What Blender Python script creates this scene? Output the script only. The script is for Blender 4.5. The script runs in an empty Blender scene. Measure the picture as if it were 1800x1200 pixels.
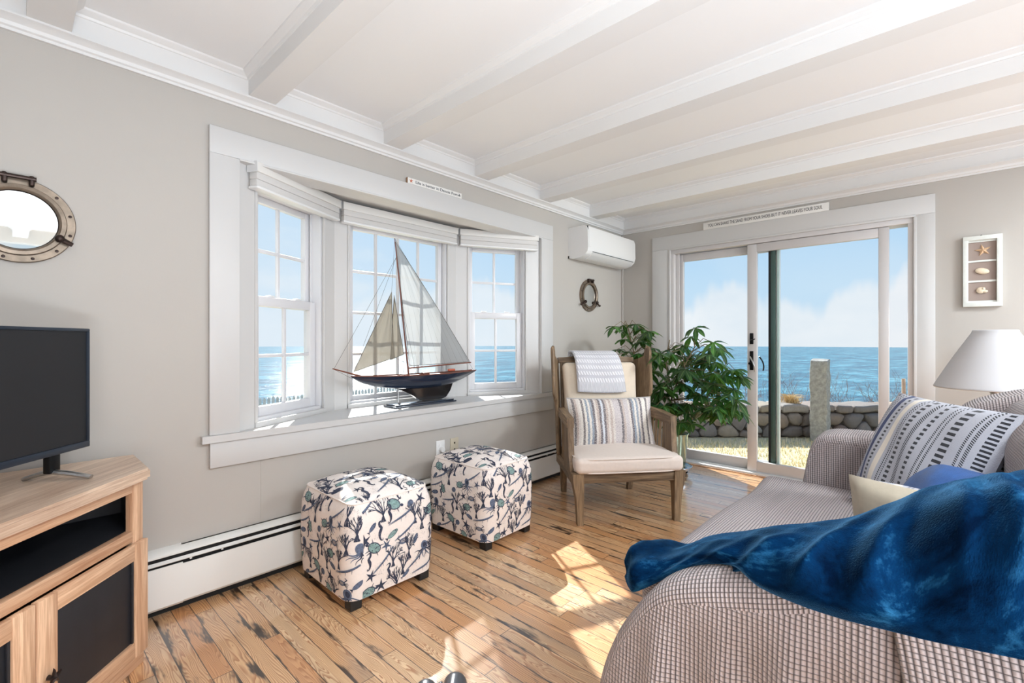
import bpy, bmesh, math, random
from mathutils import Vector, Matrix

# ------------------------------------------------------------------ camera, sky, sun, fill, exposure
SC = bpy.context.scene
COL = SC.collection
cam_d = bpy.data.cameras.new('camera'); cam_d.lens = 16.36; cam_d.sensor_width = 36.0
cam_d.clip_start = 0.02; cam_d.clip_end = 3000
CAM = bpy.data.objects.new('camera', cam_d); COL.objects.link(CAM)
CAM.location = (-4.380, -2.456, 1.15)
CAM.rotation_euler = (math.radians(90), 0, math.radians(42.593 - 90))
SC.camera = CAM
SC.view_settings.view_transform = 'Standard'
SC.view_settings.look = 'None'
SC.view_settings.gamma = 1.0
SC.view_settings.use_curve_mapping = False
SC.view_settings.exposure = 0.06
SC.cycles.use_denoising = True
SC.cycles.max_bounces = 10
SC.cycles.diffuse_bounces = 6
SC.cycles.transparent_max_bounces = 16
SC.cycles.sample_clamp_indirect = 6.0
SC.cycles.caustics_reflective = False
SC.cycles.caustics_refractive = False

def lin(c):
    return c / 12.92 if c <= 0.04045 else ((c + 0.055) / 1.055) ** 2.4
def rgb(r, g, b, a=1.0):
    return (lin(r / 255), lin(g / 255), lin(b / 255), a)

class NT:
    """small helper round a node tree"""
    def __init__(s, tree):
        s.t = tree; s.n = tree.nodes; s.l = tree.links
    def __call__(s, typ, ins=None, **props):
        nd = s.n.new(typ)
        for k, v in props.items(): setattr(nd, k, v)
        for k, v in (ins or {}).items():
            if hasattr(v, 'is_linked') or isinstance(v, bpy.types.NodeSocket): s.l.new(v, nd.inputs[k])
            else: nd.inputs[k].default_value = v
        return nd
    def math(s, op, a, b=0.0, c=None, clamp=False):
        ins = {0: a, 1: b}
        if c is not None: ins[2] = c
        return s('ShaderNodeMath', ins, operation=op, use_clamp=clamp).outputs[0]
    def ramp(s, fac, stops, interp='LINEAR'):
        nd = s.n.new('ShaderNodeValToRGB'); s.l.new(fac, nd.inputs[0])
        cr = nd.color_ramp; cr.interpolation = interp
        while len(cr.elements) < len(stops): cr.elements.new(0.5)
        for e, (p, c) in zip(cr.elements, stops): e.position = p; e.color = c
        return nd.outputs[0]
    def mix(s, fac, a, b, typ='MIX'):
        nd = s.n.new('ShaderNodeMix'); nd.data_type = 'RGBA'; nd.blend_type = typ
        for k, v in ((0, fac), (6, a), (7, b)):
            if isinstance(v, bpy.types.NodeSocket): s.l.new(v, nd.inputs[k])
            else: nd.inputs[k].default_value = v
        return nd.outputs[2]
    def noise(s, vec, scale, detail=3.0, rough=0.55, dist=0.0, dim='3D'):
        nd = s('ShaderNodeTexNoise', {'Scale': scale, 'Detail': detail, 'Roughness': rough, 'Distortion': dist}, noise_dimensions=dim)
        if vec is not None: s.l.new(vec, nd.inputs['Vector'])
        return nd.outputs[0]
    def map(s, vec, scale=(1, 1, 1), loc=(0, 0, 0), rot=(0, 0, 0)):
        return s('ShaderNodeMapping', {'Vector': vec, 'Scale': scale, 'Location': loc, 'Rotation': rot}).outputs[0]

# sky: blue, paler at the horizon, with cloud banks
W = bpy.data.worlds.new('sky'); SC.world = W; W.use_nodes = True
w = NT(W.node_tree); w.n.clear()
d = w('ShaderNodeTexCoord').outputs['Generated']
sx = w('ShaderNodeSeparateXYZ', {0: d})
el = sx.outputs['Z']
base = w.ramp(el, [(0.0, rgb(214, 232, 246)), (0.10, rgb(202, 229, 249)), (0.26, rgb(172, 214, 248)), (0.6, rgb(128, 184, 236)), (1.0, rgb(84, 140, 208))])
cm = w.map(d, (1.0, 1.0, 2.4))
n1 = w.noise(cm, 2.1, 6.0, 0.55)
n2 = w.noise(w.map(d, (1, 1, 2.0), (3.1, 1.7, 0.4)), 5.0, 5.0, 0.6)
# low bank: strong up to an uneven top edge
top = w.math('ADD', w.math('MULTIPLY', w.noise(w.map(d, (1, 1, 0.3), (0.35, 0.2, 0)), 3.6, 5.0, 0.6), 0.40), -0.070)
bank = w.math('MULTIPLY', w.math('SUBTRACT', top, el), 26.0, clamp=True)
bank = w('ShaderNodeMapRange', {0: bank, 1: 0.0, 2: 1.0}, interpolation_type='SMOOTHSTEP').outputs[0]
high = w('ShaderNodeMapRange', {0: n1, 1: 0.50, 2: 0.66}, interpolation_type='SMOOTHSTEP').outputs[0]
# bay side (towards +y) carries more thin cloud
side = w('ShaderNodeMapRange', {0: w.math('SUBTRACT', sx.outputs['Y'], w.math('MULTIPLY', sx.outputs['X'], 0.55)), 1: 0.0, 2: 0.75}).outputs[0]
high = w.math('MULTIPLY', high, w.math('ADD', w.math('MULTIPLY', side, 0.85), 0.12))
cl = w.math('MAXIMUM', w.math('MULTIPLY', bank, w.math('ADD', w.math('MULTIPLY', n2, 0.5), 0.62, clamp=True)), high)
ccol = w.mix(n2, rgb(226, 234, 242), rgb(255, 255, 255))
skyc = w.mix(cl, base, ccol)
pale = w.math('MULTIPLY', side, 0.62)
skyc = w.mix(pale, skyc, rgb(232, 243, 253))
bg = w('ShaderNodeBackground', {'Color': skyc, 'Strength': 0.94})
w('ShaderNodeOutputWorld', {0: bg.outputs[0]})
try: W.cycles.sampling_method = 'AUTOMATIC'
except Exception: pass

def light(name, kind, loc, rot, energy, color=(1, 1, 1), **kw):
    ld = bpy.data.lights.new(name, kind); ld.energy = energy; ld.color = color
    for k, v in kw.items(): setattr(ld, k, v)
    o = bpy.data.objects.new(name, ld); COL.objects.link(o); o.location = loc; o.rotation_euler = rot
    return o
SUN_DIR = Vector((0.427, 0.698, 0.575)).normalized()
sun = light('sun', 'SUN', (6, 12, 12), (0, 0, 0), 11.5, (1.0, 0.96, 0.88), angle=math.radians(0.6))
sun.rotation_euler = SUN_DIR.to_track_quat('Z', 'Y').to_euler()
# cool fill panels added along the unseen side wall to brighten the room
COOL_TINT = (0.86, 0.97, 1.09)
light('side_fill', 'AREA', (-3.6, -5.12, 1.35), (math.radians(108), 0, 0), 24, COOL_TINT, shape='RECTANGLE', size=2.4, size_y=1.7)
light('side_fill', 'AREA', (-1.1, -5.12, 1.35), (math.radians(72), 0, 0), 46, COOL_TINT, shape='RECTANGLE', size=1.5, size_y=1.7)
# fill lights added in the unseen rear half, and one warm table lamp
for p, e in (((-4.5, -3.2, 0.55), 108), ((-3.0, -4.4, 0.6), 16)):
    light('ceiling_fill', 'AREA', p, (math.radians(180), 0, 0), e, (0.87, 0.972, 1.07), shape='DISK', size=0.9)  # added disc facing up, lifts the ceiling
for p, e in (((-3.7, -3.5, 2.28), 60), ((-1.15, -4.0, 2.28), 62)):
    light('down_fill', 'AREA', p, (0, 0, 0), e, (0.92, 0.99, 1.03), shape='DISK', size=0.6)  # added disc facing down, lifts floor and furniture
sp = light('corner_fill', 'SPOT', (-1.15, -3.4, 2.28), (0, 0, 0), 175, (0.95, 0.99, 1.0), spot_size=math.radians(58), spot_blend=1.0, shadow_soft_size=0.25)  # added spot, brightens the wall behind the wing chair
sp.rotation_euler = (Vector((-0.9, 0.0, 1.35)) - Vector((-1.15, -3.4, 2.28))).to_track_quat('-Z', 'Y').to_euler()
light('warm_table_lamp', 'POINT', (-4.75, -3.1, 0.8), (0, 0, 0), 9, (1.0, 0.72, 0.5), shadow_soft_size=0.15)
# ------------------------------------------------------------------ mesh builder
class MB:
    def __init__(s): s.v = []; s.f = []; s.u = []; s.m = []
    def add(s, vs, fs, us=None, m=0, xf=None):
        b = len(s.v)
        s.v += [tuple(xf @ Vector(p)) if xf else tuple(p) for p in vs]
        for i, f in enumerate(fs):
            s.f.append([b + k for k in f]); s.m.append(m)
            s.u.append(us[i] if us else None)
        return s
    def box(s, x0, y0, z0, x1, y1, z1, r=0.0, m=0, xf=None, n=1):
        c = ((x0 + x1) / 2, (y0 + y1) / 2, (z0 + z1) / 2)
        return s.rbox(c, (abs(x1 - x0), abs(y1 - y0), abs(z1 - z0)), r, 1, n, m, xf)
    def rbox(s, c, size, r=0.0, seg=2, n=1, m=0, xf=None, fn=None):
        """rounded box; n = divisions of the flat part (int or triple); fn(p)->p deforms local points"""
        h = [k / 2 for k in size]
        r = min(r, min(h) * 0.999)
        nn = (n, n, n) if isinstance(n, int) else n
        ts = []
        for a in range(3):
            e = h[a]; t = []
            if r > 0:
                t += [-e + r * k / seg for k in range(seg)]
            t += [-(e - r) + 2 * (e - r) * k / nn[a] for k in range(nn[a] + 1)]
            if r > 0:
                t += [e - r + r * (k + 1) / seg for k in range(seg)]
            ts.append(t)
        idx = {}; vs = []; fs = []; us = []
        def vert(key):
            if key in idx: return idx[key]
            q = Vector([ts[a][key[a]] for a in range(3)])
            if r > 0:
                # even angular spacing inside the rounded band
                p = Vector(); nvec = Vector()
                for a in range(3):
                    e = h[a] - r
                    cl = max(-e, min(e, q[a])); p[a] = cl
                    dd = (q[a] - cl) / r
                    nvec[a] = math.tan(dd * math.pi / 4) if abs(dd) <= 1 else dd
                if nvec.length > 1e-9: q = p + nvec.normalized() * r
            if fn: q = Vector(fn(q))
            idx[key] = len(vs); vs.append(q + Vector(c)); return idx[key]
        for a in range(3):
            b, d_ = (a + 1) % 3, (a + 2) % 3
            for sgn in (0, 1):
                ka = 0 if sgn == 0 else len(ts[a]) - 1
                for i in range(len(ts[b]) - 1):
                    for j in range(len(ts[d_]) - 1):
                        q = []; uv = []
                        for di, dj in ((0, 0), (1, 0), (1, 1), (0, 1)):
                            k = [0, 0, 0]; k[a] = ka; k[b] = i + di; k[d_] = j + dj
                            q.append(vert(tuple(k)))
                            if a == 2: uv.append((ts[b][i + di] + c[0], ts[d_][j + dj] + c[1]))
                            elif a == 0: uv.append((ts[b][i + di] + c[1], ts[d_][j + dj] + c[2]))
                            else: uv.append((ts[d_][j + dj] + c[0], ts[b][i + di] + c[2]))
                        if sgn == 0: q.reverse(); uv.reverse()
                        fs.append(q); us.append(uv)
        return s.add(vs, fs, us, m, xf)
    def prism(s, poly, t0, t1, plane='xy', m=0, xf=None):
        """extrude a 2D polygon; plane xy->z, xz->y, yz->x"""
        def P(a, b, t):
            return {'xy': (a, b, t), 'xz': (a, t, b), 'yz': (t, a, b)}[plane]
        n = len(poly)
        ar = sum(poly[i][0] * poly[(i + 1) % n][1] - poly[(i + 1) % n][0] * poly[i][1] for i in range(n))
        if ar < 0: poly = poly[::-1]
        vs = [P(a, b, t0) for a, b in poly] + [P(a, b, t1) for a, b in poly]
        fs = [list(range(n))[::-1], list(range(n, 2 * n))]
        us = [[poly[i] for i in fs[0]], [poly[i - n] for i in fs[1]]]
        L = 0
        for i in range(n):
            j = (i + 1) % n
            dl = math.dist(poly[i], poly[j])
            fs.append([i, j, n + j, n + i]); us.append([(L, t0), (L + dl, t0), (L + dl, t1), (L, t1)]); L += dl
        flip = (t1 < t0) != (plane == 'xz')
        if flip: fs = [f[::-1] for f in fs]; us = [u[::-1] for u in us]
        return s.add(vs, fs, us, m, xf)
    def tube(s, path, r, n=8, m=0, xf=None, closed=False, flat=None):
        P = [Vector(p) for p in path]; k = len(P)
        R = [r] * k if not hasattr(r, '__len__') else list(r)
        vs = []; fs = []; us = []
        up = None; acc = 0; accs = []
        for i in range(k):
            a = P[(i - 1) % k] if (closed or i > 0) else P[i]
            b = P[(i + 1) % k] if (closed or i < k - 1) else P[i]
            t = (b - a)
            t = t.normalized() if t.length > 1e-9 else Vector((0, 0, 1))
            if up is None:
                ref = Vector((0, 0, 1)) if abs(t.z) < 0.9 else Vector((1, 0, 0))
                up = (ref - t * ref.dot(t)).normalized()
            else:
                up = up - t * up.dot(t)
                up = up.normalized() if up.length > 1e-6 else t.orthogonal().normalized()
            sd = t.cross(up)
            if i: acc += (P[i] - P[i - 1]).length
            accs.append(acc)
            for j in range(n):
                an = 2 * math.pi * j / n
                vs.append(P[i] + (sd * math.cos(an) + up * math.sin(an) * (flat or 1.0)) * R[i])
        for i in range(k if closed else k - 1):
            i2 = (i + 1) % k
            for j in range(n):
                j2 = (j + 1) % n
                fs.append([i * n + j, i * n + j2, i2 * n + j2, i2 * n + j])
                us.append([(j / n, accs[i]), ((j + 1) / n, accs[i]), ((j + 1) / n, accs[i2]), (j / n, accs[i2])])
        if not closed:
            fs.append(list(range(n))[::-1]); us.append(None)
            fs.append([(k - 1) * n + j for j in range(n)]); us.append(None)
        us = [u if u else [(0, 0)] * len(f) for u, f in zip(us, fs)]
        return s.add(vs, fs, us, m, xf)
    def lathe(s, prof, n=32, c=(0, 0, 0), m=0, xf=None, caps=True):
        vs = []; fs = []; us = []; k = len(prof)
        for i, (r, z) in enumerate(prof):
            for j in range(n):
                an = 2 * math.pi * j / n
                vs.append((c[0] + r * math.cos(an), c[1] + r * math.sin(an), c[2] + z))
        for i in range(k - 1):
            for j in range(n):
                j2 = (j + 1) % n
                fs.append([i * n + j, i * n + j2, (i + 1) * n + j2, (i + 1) * n + j])
                us.append([(j / n, i / k), ((j + 1) / n, i / k), ((j + 1) / n, (i + 1) / k), (j / n, (i + 1) / k)])
        if caps:
            fs.append(list(range(n))[::-1]); us.append([(0, 0)] * n)
            fs.append([(k - 1) * n + j for j in range(n)]); us.append([(0, 0)] * n)
        return s.add(vs, fs, us, m, xf)
    def grid(s, fn, nu, nv, m=0, uvf=None, xf=None, flip=False):
        vs = [fn(i / nu, j / nv) for i in range(nu + 1) for j in range(nv + 1)]
        fs = []; us = []
        for i in range(nu):
            for j in range(nv):
                q = [(i, j), (i + 1, j), (i + 1, j + 1), (i, j + 1)]
                if flip: q = q[::-1]
                fs.append([a * (nv + 1) + b for a, b in q])
                us.append([uvf(a / nu, b / nv) if uvf else (a / nu, b / nv) for a, b in q])
        return s.add(vs, fs, us, m, xf)
    def ball(s, c, r, n=16, k=10, m=0, xf=None, sc=(1, 1, 1)):
        prof = [(max(1e-4, math.sin(math.pi * i / k)), -math.cos(math.pi * i / k)) for i in range(k + 1)]
        X = Matrix.Translation(Vector(c)) @ Matrix.Diagonal((r * sc[0], r * sc[1], r * sc[2], 1))
        return s.lathe(prof, n, (0, 0, 0), m, (xf @ X) if xf else X)
    def mesh(s, name, mats, smooth=35.0):
        me = bpy.data.meshes.new(name)
        me.from_pydata([tuple(p) for p in s.v], [], s.f)
        uvl = me.uv_layers.new(name='UVMap')
        k = 0; flat = [0.0] * (2 * sum(len(f) for f in s.f))
        for f, u in zip(s.f, s.u):
            for j in range(len(f)):
                if u: flat[k] = u[j][0]; flat[k + 1] = u[j][1]
                k += 2
        uvl.data.foreach_set('uv', flat)
        for mt in (mats if isinstance(mats, (list, tuple)) else [mats]): me.materials.append(mt)
        me.polygons.foreach_set('material_index', s.m)
        me.polygons.foreach_set('use_smooth', [smooth > 0] * len(s.f))
        me.update()
        if 0 < smooth < 180: me.set_sharp_from_angle(angle=math.radians(smooth))
        return me
    def build(s, name, mats, parent=None, smooth=35.0, loc=None, label=None):
        if loc is not None:
            L = Vector(loc); s.v = [tuple(Vector(p) - L) for p in s.v]
        o = bpy.data.objects.new(name, s.mesh(name, mats, smooth)); COL.objects.link(o)
        if loc is not None: o.location = loc
        if parent is not None: o.parent = parent
        if label: o['label'] = label
        return o

def thing(name, label, cat, loc=(0, 0, 0), rotz=0.0, group=None):
    o = bpy.data.objects.new(name, None); COL.objects.link(o)
    o.empty_display_size = 0.1
    o.location = loc; o.rotation_euler = (0, 0, rotz)
    return tag(o, label, cat, group)
def tag(o, label, cat, group=None, kind=None):
    o['label'] = label; o['category'] = cat
    if group: o['group'] = group
    if kind: o['kind'] = kind
    return o
def struct(o):
    o['kind'] = 'structure'; return o
def sroot(name, loc=(0, 0, 0), rotz=0.0):
    o = bpy.data.objects.new(name, None); COL.objects.link(o); o.location = loc; o.rotation_euler = (0, 0, rotz)
    o['kind'] = 'structure'; return o
def copy_tree(o, parent=None):
    c = o.copy(); COL.objects.link(c)
    if parent is not None: c.parent = parent
    for ch in list(o.children): copy_tree(ch, c)
    return c
def smoothstep(a, b, x):
    t = max(0.0, min(1.0, (x - a) / (b - a))); return t * t * (3 - 2 * t)
def catmull(P, t):
    """P list of tuples, t in 0..1"""
    n = len(P) - 1; x = min(max(t, 0), 1) * n; i = min(int(x), n - 1); f = x - i
    p0 = P[max(i - 1, 0)]; p1 = P[i]; p2 = P[i + 1]; p3 = P[min(i + 2, n)]
    return tuple(0.5 * (2 * b + (c - a) * f + (2 * a - 5 * b + 4 * c - e) * f * f + (-a + 3 * b - 3 * c + e) * f ** 3)
                 for a, b, c, e in zip(p0, p1, p2, p3))
def each(name, mats, parent, boxes, r=.003, label=None, sm=35):
    out = []
    for b in boxes:
        out.append(MB().box(*b, r).build(name, mats, parent, sm, label=label))
    return out
def RZ(a): return Matrix.Rotation(a, 4, 'Z')
def T(x, y, z): return Matrix.Translation((x, y, z))
def frame(o, ex, ey, ez):
    return Matrix(((ex[0], ey[0], ez[0], o[0]), (ex[1], ey[1], ez[1], o[1]), (ex[2], ey[2], ez[2], o[2]), (0, 0, 0, 1)))

# ------------------------------------------------------------------ materials
def mat(name):
    m = bpy.data.materials.new(name); m.use_nodes = True
    t = NT(m.node_tree); t.n.clear()
    return m, t
def finish(t, bsdf): t('ShaderNodeOutputMaterial', {0: bsdf.outputs[0]})
def pbr(name, color, rough=0.5, metal=0.0, spec=0.5, var=0.0, vscale=8.0, bump=0.0, bscale=60.0, coat=0.0, sheen=0.0, stretch=(1, 1, 1), coord='Object'):
    m, t = mat(name)
    c = t('ShaderNodeTexCoord').outputs[coord]
    col = color
    if var > 0:
        nz = t.noise(t.map(c, stretch), vscale, 4.0, 0.6)
        d_ = tuple(max(0, k * (1 - var)) for k in color[:3]) + (1,)
        l_ = tuple(min(1, k * (1 + var)) for k in color[:3]) + (1,)
        col = t.ramp(nz, [(0.3, d_), (0.7, l_)])
    b = t('ShaderNodeBsdfPrincipled', {'Base Color': col, 'Roughness': rough, 'Metallic': metal, 'Specular IOR Level': spec,
                                       'Coat Weight': coat, 'Coat Roughness': 0.12, 'Sheen Weight': sheen})
    if bump > 0:
        bp = t('ShaderNodeBump', {'Height': t.noise(t.map(c, stretch), bscale, 4.0, 0.6), 'Strength': bump, 'Distance': 0.01})
        t.l.new(bp.outputs[0], b.inputs['Normal'])
    finish(t, b); return m

M = {}
M['wall'] = pbr('wall_paint', rgb(180, 175, 169), 0.7, var=0.015, vscale=2.0, bump=0.03, bscale=180)
M['trim'] = pbr('white_trim_paint', rgb(199, 198, 197), 0.38, bump=0.015, bscale=40)
M['beam'] = pbr('beam_paint', rgb(217, 216, 215), 0.45, bump=0.01, bscale=40)
M['ceil'] = pbr('ceiling_paint', rgb(226, 226, 226), 0.75, bump=0.03, bscale=150)
M['vinyl'] = pbr('white_vinyl', rgb(210, 210, 213), 0.3)
M['doorframe'] = pbr('door_vinyl', rgb(200, 197, 197), 0.35)
M['darkslot'] = pbr('dark_slot', rgb(22, 20, 19), 0.8)
M['heater'] = pbr('heater_enamel', rgb(228, 228, 225), 0.35)
M['black'] = pbr('black_metal', rgb(26, 26, 28), 0.35, 0.6)
M['chrome'] = pbr('chrome', rgb(205, 208, 212), 0.12, 1.0)
M['nickel'] = pbr('brushed_nickel', rgb(190, 190, 190), 0.3, 1.0)
M['pewter'] = pbr('antiqued_bronze', rgb(132, 118, 104), 0.42, 0.75, var=0.25, vscale=25)
M['darkbronze'] = pbr('dark_bronze', rgb(58, 46, 42), 0.4, 0.7, var=0.3, vscale=40)
M['mirror'] = pbr('mirror_glass', rgb(235, 238, 236), 0.02, 1.0)
M['plasticW'] = pbr('white_plastic', rgb(224, 224, 224), 0.32)
M['plasticG'] = pbr('pale_grey_plastic', rgb(214, 215, 216), 0.4)
M['beigeplate'] = pbr('beige_plastic', rgb(186, 176, 156), 0.4)
M['screen'] = pbr('tv_screen', rgb(38, 38, 40), 0.38, spec=0.25)
M['bezel'] = pbr('tv_bezel', rgb(52, 60, 72), 0.3, 0.55)
M['blackpanel'] = pbr('black_painted_panel', rgb(36, 37, 42), 0.45, var=0.12, vscale=30, stretch=(1, 1, 0.15))
M['feet'] = pbr('dark_feet', rgb(20, 19, 20), 0.45)
M['cream'] = pbr('cream_linen', rgb(216, 203, 194), 0.85, var=0.03, vscale=60, bump=0.12, bscale=900, sheen=0.2)
M['creamback'] = pbr('natural_linen', rgb(210, 196, 178), 0.88, var=0.03, vscale=60, bump=0.12, bscale=900, sheen=0.2)
M['tan'] = pbr('tan_canvas', rgb(184, 174, 156), 0.9, var=0.05, vscale=50, bump=0.15, bscale=700)
M['soil'] = pbr('soil', rgb(45, 32, 26), 0.95, bump=0.6, bscale=80)
M['stem'] = pbr('plant_stem', rgb(120, 104, 76), 0.7, var=0.2, vscale=40)
M['twig'] = pbr('bare_twig', rgb(118, 96, 92), 0.9, var=0.25, vscale=12)
M['dry'] = pbr('dry_grass', rgb(206, 178, 130), 0.9, var=0.2, vscale=12)
M['granite'] = pbr('granite', rgb(158, 155, 150), 0.9, var=0.28, vscale=22, bump=0.9, bscale=26)
M['picket'] = pbr('weathered_picket', rgb(176, 184, 190), 0.85, var=0.15, vscale=10)
M['siding'] = pbr('outside_shingle', rgb(196, 196, 192), 0.8)
M['signwhite'] = pbr('sign_white', rgb(226, 224, 220), 0.6)
M['signink'] = pbr('sign_ink', rgb(46, 52, 64), 0.7)
M['signedge'] = pbr('sign_edge_wood', rgb(150, 122, 100), 0.7)
M['coralred'] = pbr('coral_paint', rgb(186, 96, 70), 0.7)
M['shellA'] = pbr('cream_shell', rgb(220, 204, 180), 0.45, var=0.12, vscale=40)
M['shellB'] = pbr('tan_starfish', rgb(206, 172, 138), 0.7, var=0.15, vscale=90, bump=0.3, bscale=300)
M['matboard'] = pbr('taupe_matboard', rgb(152, 136, 128), 0.9)
M['boxframe'] = pbr('whitewashed_frame', rgb(214, 217, 212), 0.6, var=0.04, vscale=30)
M['hullblue'] = pbr('navy_hull_gloss', rgb(28, 38, 56), 0.15, coat=0.6)
M['hullblack'] = pbr('black_keel_gloss', rgb(20, 20, 24), 0.18, coat=0.6)
M['spar'] = pbr('varnished_spar', rgb(112, 62, 46), 0.35, var=0.15, vscale=30)
M['deck'] = pbr('boat_deck', rgb(130, 82, 62), 0.5)
M['rope'] = pbr('rigging_line', rgb(70, 66, 62), 0.8)
M['standblue'] = pbr('stand_lacquer', rgb(44, 52, 66), 0.12, coat=0.7)
M['pewterknob'] = pbr('dark_grey_gloss', rgb(96, 98, 104), 0.28, 0.55)
M['stick'] = pbr('grey_driftwood', rgb(176, 162, 148), 0.8, var=0.25, vscale=14)
M['greenmetal'] = pbr('dark_green_door_edge', rgb(70, 92, 86), 0.35, 0.2)
M['palegreen'] = pbr('pale_weatherseal', rgb(178, 196, 190), 0.4)
M['lampshade'] = None

def m_glass(name, tint=(0.97, 0.99, 1.0, 1), refl=0.18):
    m, t = mat(name)
    tr = t('ShaderNodeBsdfTransparent', {'Color': tint})
    gl = t('ShaderNodeBsdfGlossy', {'Roughness': 0.0, 'Color': (1, 1, 1, 1)})
    fr = t('ShaderNodeFresnel', {'IOR': 1.45})
    bf = t('ShaderNodeNewGeometry').outputs['Backfacing']
    fac = t.math('MULTIPLY', t.math('MULTIPLY', fr.outputs[0], refl), t.math('SUBTRACT', 1.0, bf))
    mx = t('ShaderNodeMixShader', {0: fac, 1: tr.outputs[0], 2: gl.outputs[0]})
    finish(t, mx); return m
M['glass'] = m_glass('window_glass')
M['traytop'] = m_glass('clear_acrylic', (0.85, 0.92, 0.92, 1), 1.0)

def m_translucent(name, color, amount, transp=0.0, stripe=False):
    m, t = mat(name)
    c = t('ShaderNodeTexCoord').outputs['UV']
    col = color
    wv = t.noise(t.map(c, (900, 900, 1)), 1.0, 2.0)
    col = t.mix(t.math('MULTIPLY', wv, 0.35), color, tuple(k * 0.6 for k in color[:3]) + (1,))
    if stripe:
        u = t('ShaderNodeSeparateXYZ', {0: c}).outputs[0]
        st = t.math('LESS_THAN', t.math('FRACT', t.math('MULTIPLY', u, 9.0)), 0.05)
        col = t.mix(t.math('MULTIPLY', st, 0.45), col, tuple(k * 0.35 for k in color[:3]) + (1,))
    df = t('ShaderNodeBsdfDiffuse', {'Color': col}); tl = t('ShaderNodeBsdfTranslucent', {'Color': col})
    mx = t('ShaderNodeMixShader', {0: amount, 1: df.outputs[0], 2: tl.outputs[0]})
    if transp > 0:
        tr = t('ShaderNodeBsdfTransparent', {'Color': (1, 1, 1, 1)})
        mx = t('ShaderNodeMixShader', {0: transp, 1: mx.outputs[0], 2: tr.outputs[0]})
    finish(t, mx); return m
M['mainsail'] = m_translucent('mainsail_cloth', rgb(172, 174, 175), 0.42, 0.16, True)
M['jib'] = m_translucent('jib_cloth', rgb(148, 142, 130), 0.28, 0.04)
M['lampshade'] = m_translucent('white_shade_linen', rgb(226, 226, 229), 0.3)

def m_floor():
    m, t = mat('reclaimed_pine_planks')
    o = t('ShaderNodeTexCoord').outputs['Object']
    s = t('ShaderNodeSeparateXYZ', {0: o})
    PW = 0.064
    px = t.math('DIVIDE', s.outputs[0], PW)
    idx = t.math('FLOOR', px); fx = t.math('FRACT', px)
    r1 = t('ShaderNodeTexWhiteNoise', {'W': idx}, noise_dimensions='1D').outputs['Value']
    ly = t.math('DIVIDE', t.math('ADD', s.outputs[1], t.math('MULTIPLY', r1, 7.3)), 0.95)
    jy = t.math('FLOOR', ly); fy = t.math('FRACT', ly)
    cv = t('ShaderNodeCombineXYZ', {0: idx, 1: jy, 2: 0.0}).outputs[0]
    rn = t('ShaderNodeTexWhiteNoise', {'Vector': cv}, noise_dimensions='3D')
    r2 = rn.outputs['Value']
    off = t('ShaderNodeCombineXYZ', {0: t.math('MULTIPLY', r2, 11.0), 1: t.math('MULTIPLY', r2, 37.0), 2: r1}).outputs[0]
    pos = t('ShaderNodeVectorMath', {0: o, 1: off}, operation='ADD').outputs[0]
    # growth rings: distorted bands, straight on some boards, arched on others
    warp = t.noise(t.map(pos, (16, 2.2, 1)), 1.0, 2.0, 0.5)
    k = t.math('ADD', t.math('MULTIPLY', r2, 5.0), 1.2)
    ring = t.math('ADD', t.math('MULTIPLY', t('ShaderNodeSeparateXYZ', {0: pos}).outputs[0], 150.0), t.math('MULTIPLY', warp, t.math('MULTIPLY', k, 5.5)))
    band = t.math('FRACT', ring)
    band = t('ShaderNodeMapRange', {0: band, 1: 0.25, 2: 0.95}, interpolation_type='SMOOTHSTEP').outputs[0]
    fine = t.noise(t.map(pos, (220, 7, 1)), 1.0, 4.0, 0.6)
    light_ = t.ramp(r2, [(0.0, rgb(232, 178, 124)), (0.3, rgb(242, 204, 156)), (0.55, rgb(220, 162, 110)), (0.8, rgb(246, 214, 170)), (1.0, rgb(236, 184, 132))])
    dark_ = t.ramp(r2, [(0.0, rgb(158, 98, 56)), (0.5, rgb(180, 120, 74)), (1.0, rgb(164, 102, 60))])
    c = t.mix(t.math('MULTIPLY', band, 0.82), light_, dark_)
    c = t.mix(t.math('MULTIPLY', fine, 0.45), c, rgb(126, 82, 52))
    # grey weathering and black nail or knot stains
    gz = t.noise(t.map(pos, (7, 1.2, 1)), 1.0, 3.0)
    c = t.mix(t('ShaderNodeMapRange', {0: gz, 1: 0.52, 2: 0.72, 4: 0.55}).outputs[0], c, rgb(140, 122, 104))
    st = t.noise(t.map(pos, (13, 2.4, 1)), 1.0, 4.0, 0.62)
    edge = t.math('SUBTRACT', 1.0, t.math('MULTIPLY', t.math('MINIMUM', fx, t.math('SUBTRACT', 1.0, fx)), 4.0), clamp=True)
    stn = t('ShaderNodeMapRange', {0: t.math('ADD', st, t.math('MULTIPLY', edge, 0.11)), 1: 0.60, 2: 0.70, 4: 0.97}, interpolation_type='SMOOTHSTEP').outputs[0]
    c = t.mix(stn, c, rgb(38, 28, 24))
    seam = t.math('LESS_THAN', t.math('MINIMUM', fx, t.math('SUBTRACT', 1.0, fx)), 0.022)
    joint = t.math('LESS_THAN', t.math('MINIMUM', fy, t.math('SUBTRACT', 1.0, fy)), 0.0014)
    gap = t.math('MAXIMUM', seam, joint)
    c = t.mix(t.math('MULTIPLY', gap, 0.85), c, rgb(34, 24, 20))
    hgt = t.math('SUBTRACT', t.math('MULTIPLY', fine, 0.12), gap)
    bp = t('ShaderNodeBump', {'Height': hgt, 'Strength': 0.35, 'Distance': 0.002})
    b = t('ShaderNodeBsdfPrincipled', {'Base Color': c, 'Roughness': 0.36, 'Normal': bp.outputs[0], 'Coat Weight': 1.0, 'Coat Roughness': 0.15, 'Coat IOR': 1.65})
    finish(t, b); return m
M['floor'] = m_floor()

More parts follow.
